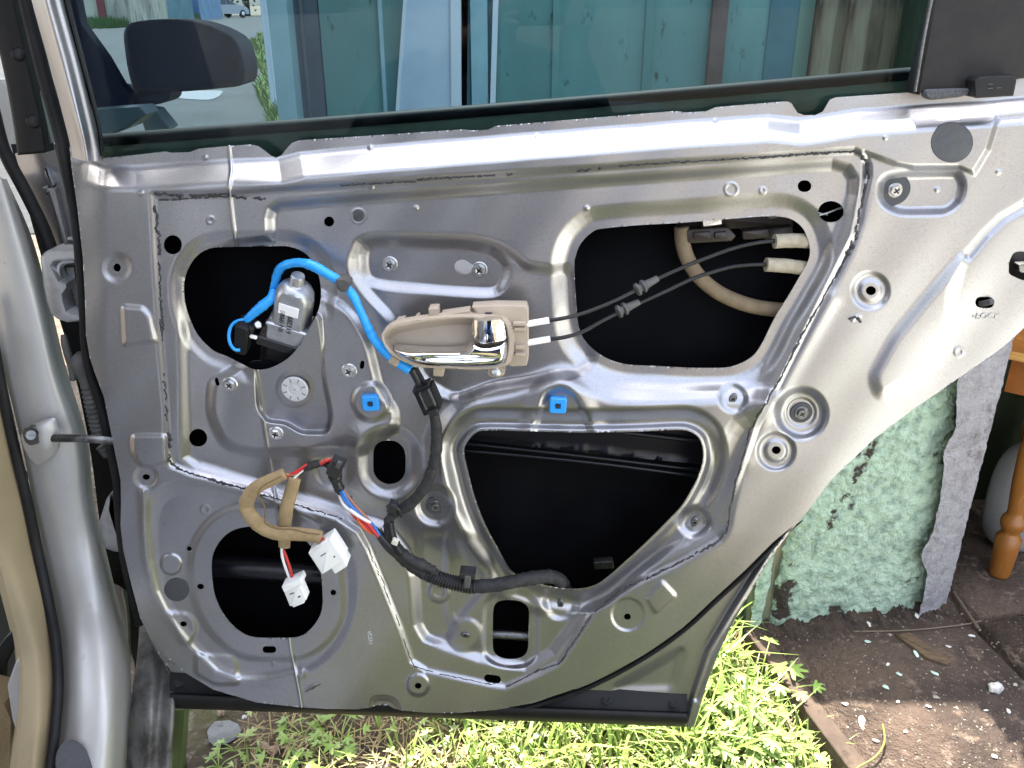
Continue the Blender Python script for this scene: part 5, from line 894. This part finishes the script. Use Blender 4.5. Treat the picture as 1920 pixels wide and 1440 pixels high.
for i, (x, y, n, L, h, lb_) in enumerate([(1345,1300,6,.030,.075,"weed with broad lobed leaves right behind the door's lower rear corner"),(1420,1265,6,.026,.085,"lobed weed standing against the rusty edging, highest in the picture"),(1460,1290,5,.024,.07,"sunlit lobed weed leaning over the rusty edging"),(1395,1345,7,.028,.075,"dense lobed weed in front of the edging, middle one of the clump"),(1350,1400,7,.026,.06,"lobed weed below the corner of the sill strip"),(1440,1385,7,.024,.06,"low lobed weed with small leaves by the edging"),(1480,1350,5,.022,.06,"small lobed weed touching the edging near its middle"),(1500,1430,7,.022,.05,"lobed weed at the bottom of the picture beside the edging"),(1395,1450,7,.025,.05,"lobed weed cut by the lower picture rim"),(1300,1420,6,.022,.05,"lobed weed left of the clump, under the sill strip")]):
    weed(x, y+40, n, L, h, 60+i, lb_, "lobed weeds beside the rusty edging")
for i, (x, y, n, L, h, lb_) in enumerate([(570,1375,9,.018,.03,"low bright weed under the middle of the left sill strip"),(640,1385,9,.018,.035,"bushy weed where the soil turns to grass"),(545,1425,8,.018,.025,"dull green weed in the soil near the picture's lower rim"),(620,1435,8,.018,.03,"weed at the lower rim below the bushy weed"),(410,1430,5,.014,.02,"small lone weed near the flat grey stone"),(440,1395,6,.013,.015,"greyish seedling right of the flat grey stone")]):
    weed(x, y+14, n, L, h, 90+i, lb_, "low weeds on the soil under the door", lob=4, spread=.035)
mb = MB(); g = np.random.default_rng(8)
for i in range(2600):
    x = g.uniform(-.45, .42); y = g.uniform(.86, 1.35)
    if x > edge_x(y)-.03 or g.random() > np.clip((x+.22)/.22, .07, 1): continue
    addleaf(mb, np.array([x, y, g.uniform(.012, .045)]), g.uniform(.006, .014), g.uniform(0, 6.283), g.uniform(-.6, .6), g, 4)
mb.build("ground_leaves", M("clover_leaf", (.34,.45,.11), .5, c2=(.46,.50,.24), ns=9), kind="stuff")

# ------------------------------------------------------------------ the lane beyond: garages, parked car, trees
def far(nm, x0, x1, y, h, wm, dm, label, doors, depth=5, ang=0):
    r = empty(nm, ((x0+x1)/2, y, 0), label, "garage", "row of old garages across the lane"); mb = MB(); box(mb, ((x0+x1)/2, y+depth/2, h/2), (x1-x0-.02, depth, h)); mb.build("wall", wm, r, smooth=False); mb = MB(); box(mb, ((x0+x1)/2, y+depth/2-.1, h+.06), (x1-x0-.01, depth+.3, .12)); mb.build("roof", M("tar_roof",(.08,.08,.08),.9), r, smooth=False)
    for a, b, m_ in doors: mb = MB(); box(mb, ((a+b)/2, y-.03, (h-.3)/2), (b-a, .08, h-.3)); mb.build("door", m_, r, smooth=False)
def fx(px, y): return (px-960)/FPX * y/float(rays([960],[30])[0][1])
oldw = M("peeling_white_wall",'#b9b6a4',.9,c2='#8d897a',ns=.9,stretch=(1,1,.2),c3='#5c554b',ns3=3); redd = M("brick_red_door",'#7d4040',.7); bl1 = M("dusty_blue_door",'#6d8ba6',.7,c2='#587690',ns=2); bl2 = M("deep_blue_wall",'#3f5a80',.7,c2='#4f6d92',ns=1); tl = M("faded_teal_wall",'#5a7f86',.8,c2='#456970',ns=1); gy = M("grey_blue_board",'#8e9fb0',.8)
Y1 = 46.0; f_ = lambda p, y=46.0: fx(p, y)
far("old_garage", f_(120), f_(246), Y1, 2.9, oldw, redd, "far garage with peeling whitish boards and a brick red post", [(f_(186),f_(200),redd),(f_(206),f_(240),oldw)])
far("old_garage", f_(246,55.), f_(310,55.), 55., 3.2, tl, tl, "far garage with faded teal front and deep blue doors", [(f_(268,55.),f_(276,55.),bl2),(f_(276,55.),f_(284,55.),gy),(f_(286,55.),f_(292,55.),redd),(f_(293,55.),f_(300,55.),bl1)])
far("old_garage", f_(310,66.), f_(376,66.), 66., 3.6, bl1, bl2, "far garage with dusty blue boards next to the parked car", [(f_(318,66.),f_(326,66.),bl2),(f_(334,66.),f_(338,66.),gy),(f_(344,66.),f_(374,66.),bl2)])
k = 9.0; wg = M("white_slats",'#c3cdd2',.7,c2='#93a2ab',ns=6,stretch=(6,1,.05)); r = empty("white_garage", (fx(530,k), k, 0), "whitish slatted garage front on the right of the lane, half hidden by the teal leaf", "garage"); mb = MB(); box(mb, (fx(490,k)+1.3, k+1.5, 1.2), (2.6, 3, 2.4)); mb.build("wall", wg, r, smooth=False); mb = MB(); box(mb, (fx(490,k)+1.3, k+1.45, 2.44), (2.8, 3.3, .1)); mb.build("roof", M("tar_roof2",(.08,.08,.08),.9), r, smooth=False)
# parked hatchback, rear three-quarter view
CY = 76.0; cc = np.array([fx(420, CY), CY, 0]); pc = empty("parked_car", tuple(cc), "silver hatchback parked far up the lane near the dark trees", "car"); ca, sa = math.cos(R(-28)), math.sin(R(-28))
def cp(x, y, z): return (cc[0]+x*ca-y*sa, cc[1]+x*sa+y*ca, z)
side = [(-2.0,.35),(-2.08,.75),(-1.98,.95),(-1.75,1.42),(-1.2,1.52),(-.2,1.50),(.75,1.0),(1.75,.86),(2.05,.6),(2.02,.3)]
def hull(nm, pr, w0, w1, m_, grow=0):
    mb = MB(); n = len(pr); V = [];
    for s in (-1, 1):
        for y, z in pr: w = w0 if z < 1.0 else w0 + (w1-w0)*(z-1.0)/.5; V.append(cp(s*w, y, z))
    mb.add(V, [[i, (i+1) % n, n+(i+1) % n, n+i] for i in range(n)] + [list(range(n)), list(range(2*n-1, n-1, -1))]); return mb.build(nm, m_, pc, angle=30)
hull("body", side, .84, .64, M("far_silver",(.30,.31,.33),.4,.4)); dgl = M("dark_window",(.02,.025,.03),.15)
def quad(nm, pts, m_): mb = MB(); n = len(pts); V = [cp(*p) for p in pts]; mb.add(V, [list(range(n))]); return mb.build(nm, m_, pc, smooth=False)
quad("rear_window", [(-.62,-1.985,1.0),(.62,-1.985,1.0),(.52,-1.80,1.36),(-.52,-1.80,1.36)], dgl)
for s in (-1, 1):
    quad("side_window", [(s*.845,-1.6,1.02),(s*.845,-.4,1.02),(s*.70,-.35,1.42),(s*.70,-1.45,1.42)], dgl); quad("side_window", [(s*.845,-.32,1.02),(s*.845,.62,1.02),(s*.73,-.05,1.40),(s*.70,-.28,1.42)], dgl)
    quad("tail_light", [(s*.82,-2.06,.78),(s*.62,-2.06,.78),(s*.60,-2.02,.96),(s*.80,-2.02,.96)], M("red_lamp",(.35,.02,.02),.3))
    for yy in (-1.3, 1.3): V, Fc = lathe3([(.12,0),(.30,0),(.31,.05),(.31,.18),(.12,.18)], cp(s*.70 if s < 0 else .70, yy, .31), cp(s*3, yy, .31), 18); finish(mesh("wheel", V, Fc), "wheel", rubber, pc, angle=40); V, Fc = lathe3([(.0,0),(.19,0),(.19,.01),(.0,.01)], cp(s*.885, yy, .31), cp(s*3, yy, .31), 14); finish(mesh("rim", V, Fc), "wheel_rim", zinc, pc)
quad("bumper", [(-.84,-2.085,.38),(.84,-2.085,.38),(.84,-2.085,.62),(-.84,-2.085,.62)], M("far_silver2",(.48,.51,.55),.4,.4)); quad("number_plate", [(-.26,-2.09,.66),(.26,-2.09,.66),(.26,-2.09,.78),(-.26,-2.09,.78)], white)
treel = M("dark_foliage", (.03,.06,.02), .7, c2=(.05,.09,.03), ns=1.5); bark = M("bark",(.06,.045,.035),.9)
def tree(x, y, h, r, seed, label):
    g = np.random.default_rng(seed); t = empty("leafy_tree", (x, y, 0), label, "tree", "trees at the end of the lane"); V, Fc = tubemesh(np.array([[x,y,0],[x+.1,y,h*.3],[x-.1,y,h*.6],[x,y,h*.85]]), [.28,.2,.13,.04], 8); finish(mesh("trunk", V, Fc), "trunk", bark, t)
    V = []; Fc = []
    for c in range(26):
        q = g.standard_normal(3); q /= np.linalg.norm(q); c0 = np.array([x,y,h*.55]) + q*np.array([r,r,h*.42])*g.uniform(.3,1); rc = r*g.uniform(.25,.5)
        for _ in range(70):
            p = c0 + g.standard_normal(3)*rc*.5; s = g.uniform(.12,.26); a = g.standard_normal(3); a /= np.linalg.norm(a); b = np.cross(a, g.standard_normal(3)); b /= np.linalg.norm(b); k = len(V); V += [p+a*s, p+b*s*.6, p-a*s, p-b*s*.6]; Fc.append((k,k+1,k+2,k+3))
    V = np.array(V); V[:, 2] = np.maximum(V[:, 2], .15); finish(mesh("crown", V, Fc), "crown", treel, t)
for i, (px, y, h, r, lb_) in enumerate([(385,88,11,4.4,"dark tree left of the parked hatchback, at the end of the garages"),(425,92,12,5,"dark tree straight behind the parked hatchback"),(465,88,11,4.6,"dark tree right of the parked hatchback"),(500,94,12,5,"dark tree seen between the hatchback and the white garage")]): tree(fx(px, y), y, h, r, 30+i, lb_)
# rough grass along the right-hand side of the lane
def strip_grass():
    g = np.random.default_rng(11); V = []; Fc = []
    for _ in range(16000):
        y = 2.4 + 26*g.random()**2; xl = fx(478+10*math.sin(y), y)+ (.0 if y > 3.2 else .1); x = xl + abs(g.normal(0, .22))*(1+y*.12); L = g.uniform(.08, .24)*(.6+y*.03); w = .003+.0011*y; a = g.uniform(0, 6.283); k = len(V); dx, dy = math.cos(a)*L*.5, math.sin(a)*L*.5
        V += [(x-w,y,0),(x+w,y,0),(x+w*.6+dx*.4,y+dy*.4,L*.6),(x-w*.6+dx*.4,y+dy*.4,L*.6),(x+dx,y+dy,L*.95)]; Fc += [(k,k+1,k+2,k+3),(k+3,k+2,k+4)]
    finish(mesh("verge_grass", V, Fc), "verge_grass", M("verge", (.09,.16,.03), .6, c2=(.15,.20,.05), ns=2), kind="stuff")
strip_grass()
mb = MB(); g = np.random.default_rng(12)
for _ in range(2500): pq = g.uniform(100, 380); yq = 46. if pq < 246 else 55. if pq < 310 else 66.; x = f_(pq, yq); y = yq-.2-abs(g.normal(0,1.4)); L = g.uniform(.2,.6); w = .05; mb.add([(x-w,y,0),(x+w,y,0),(x+g.normal(0,.1),y,L)], [[0,1,2]])
mb.build("verge_grass", M("verge2", (.06,.11,.03), .7), kind="stuff")

# ------------------------------------------------------------------ the photographer, mirrored in the chrome handle and dimly in the paint
def person():
    pts = {}; E_ = []; Rr = []
    V = []
    def v(p, r, par=None):
        V.append(p); Rr.append(r if isinstance(r, tuple) else (r, r)); i = len(V)-1
        if par is not None: E_.append((par, i))
        return i
    y = -.27; x0 = -.15
    pel = v((x0, y-.16, .36), (.25, .17)); wa = v((x0, y-.10, .52), (.24, .15), pel); ch = v((x0, y-.02, .74), (.25, .15), wa); ub = v((x0, y+.02, .90), (.18, .11), ch); nk = v((x0+.01, y+.05, .985), .055, ub)
    jw = v((x0+.02, y+.09, 1.04), (.065, .07), nk); hd = v((x0+.02, y+.09, 1.12), (.078, .095), jw); tp = v((x0+.02, y+.08, 1.19), (.06, .075), hd); ns = v((x0+.02, y+.195, 1.08), .012, hd)
    for s in (-1, 1):
        er = v((x0+.02+s*.088, y+.08, 1.11), .014, hd)
        sh = v((x0+s*.19, y+.01, .88), .065, ub); el = v((x0+s*.27, y+.12, .74), .048, sh); wr = v((x0*.4+s*.095, y+.245, .98), .028, el); pm = v((x0*.2+s*.078, y+.285, 1.03), (.030, .020), wr)
        for f in range(4):
            a = v((s*.072-.01*s*f*.3, y+.310+.004*f, 1.070-.018*f), .009, pm); v((s*.054, y+.322, 1.073-.018*f), .0075, a)
        t = v((s*.057, y+.290, 1.085), .009, pm); v((s*.037, y+.30, 1.088), .008, t)
        hp = v((x0+s*.11, y-.12, .33), .105, pel); kn = v((x0+s*.22, y+.20, .50), .070, hp); an = v((x0+s*.19, y+.08, .10), .048, kn); ft = v((x0+s*.195, y+.15, .045), (.05, .04), an); v((x0+s*.21, y+.27, .035), (.042, .028), ft)
    me = bpy.data.meshes.new("person"); me.from_pydata(V, E_, []); o = bpy.data.objects.new("tmp", me); COL.objects.link(o)
    m = o.modifiers.new("s", 'SKIN'); sub = o.modifiers.new("u", 'SUBSURF'); sub.levels = 2; sub.render_levels = 2
    for i, sv in enumerate(me.skin_vertices[0].data): sv.radius = Rr[i]; sv.use_root = i == 0
    bpy.context.view_layer.update(); nm = bpy.data.meshes.new_from_object(o.evaluated_get(bpy.context.evaluated_depsgraph_get())); bpy.data.objects.remove(o)
    mats = [M("navy_jacket",(.012,.013,.02),.85), M("blue_jeans",(.03,.06,.16),.9,c2=(.04,.08,.2),ns=30), M("skin",(.20,.12,.09),.6), M("dark_shoe",(.02,.02,.02),.5), M("hair",(.03,.02,.015),.7)]
    idx = []
    for p in nm.polygons:
        c = p.center; k = 0
        if c.z < .09: k = 3
        elif c.z < .44 or (c.z < .62 and abs(c.x-x0) > .13 and c.y > y-.02 and c.y < y+.30): k = 1
        if c.z > .96 and c.y > y-.05: k = 2
        if c.z > 1.13 or (c.z > 1.03 and c.y < y+.06): k = 4
        if c.y > y+.225 and .95 < c.z < 1.12: k = 2
        idx.append(k)
    nm.materials.clear(); po = finish(nm, "person", mats, label="person in a dark jacket and blue jeans taking the picture, mirrored in the chrome handle", cat="person"); nm.polygons.foreach_set("material_index", np.array(idx, np.int32))
person()
mb = MB(); box(mb, (0, -.020, 1.05), (.145, .009, .072)); mb.build("phone", blacktrim, label="black phone held by the photographer, mirrored in the chrome handle", cat="phone")
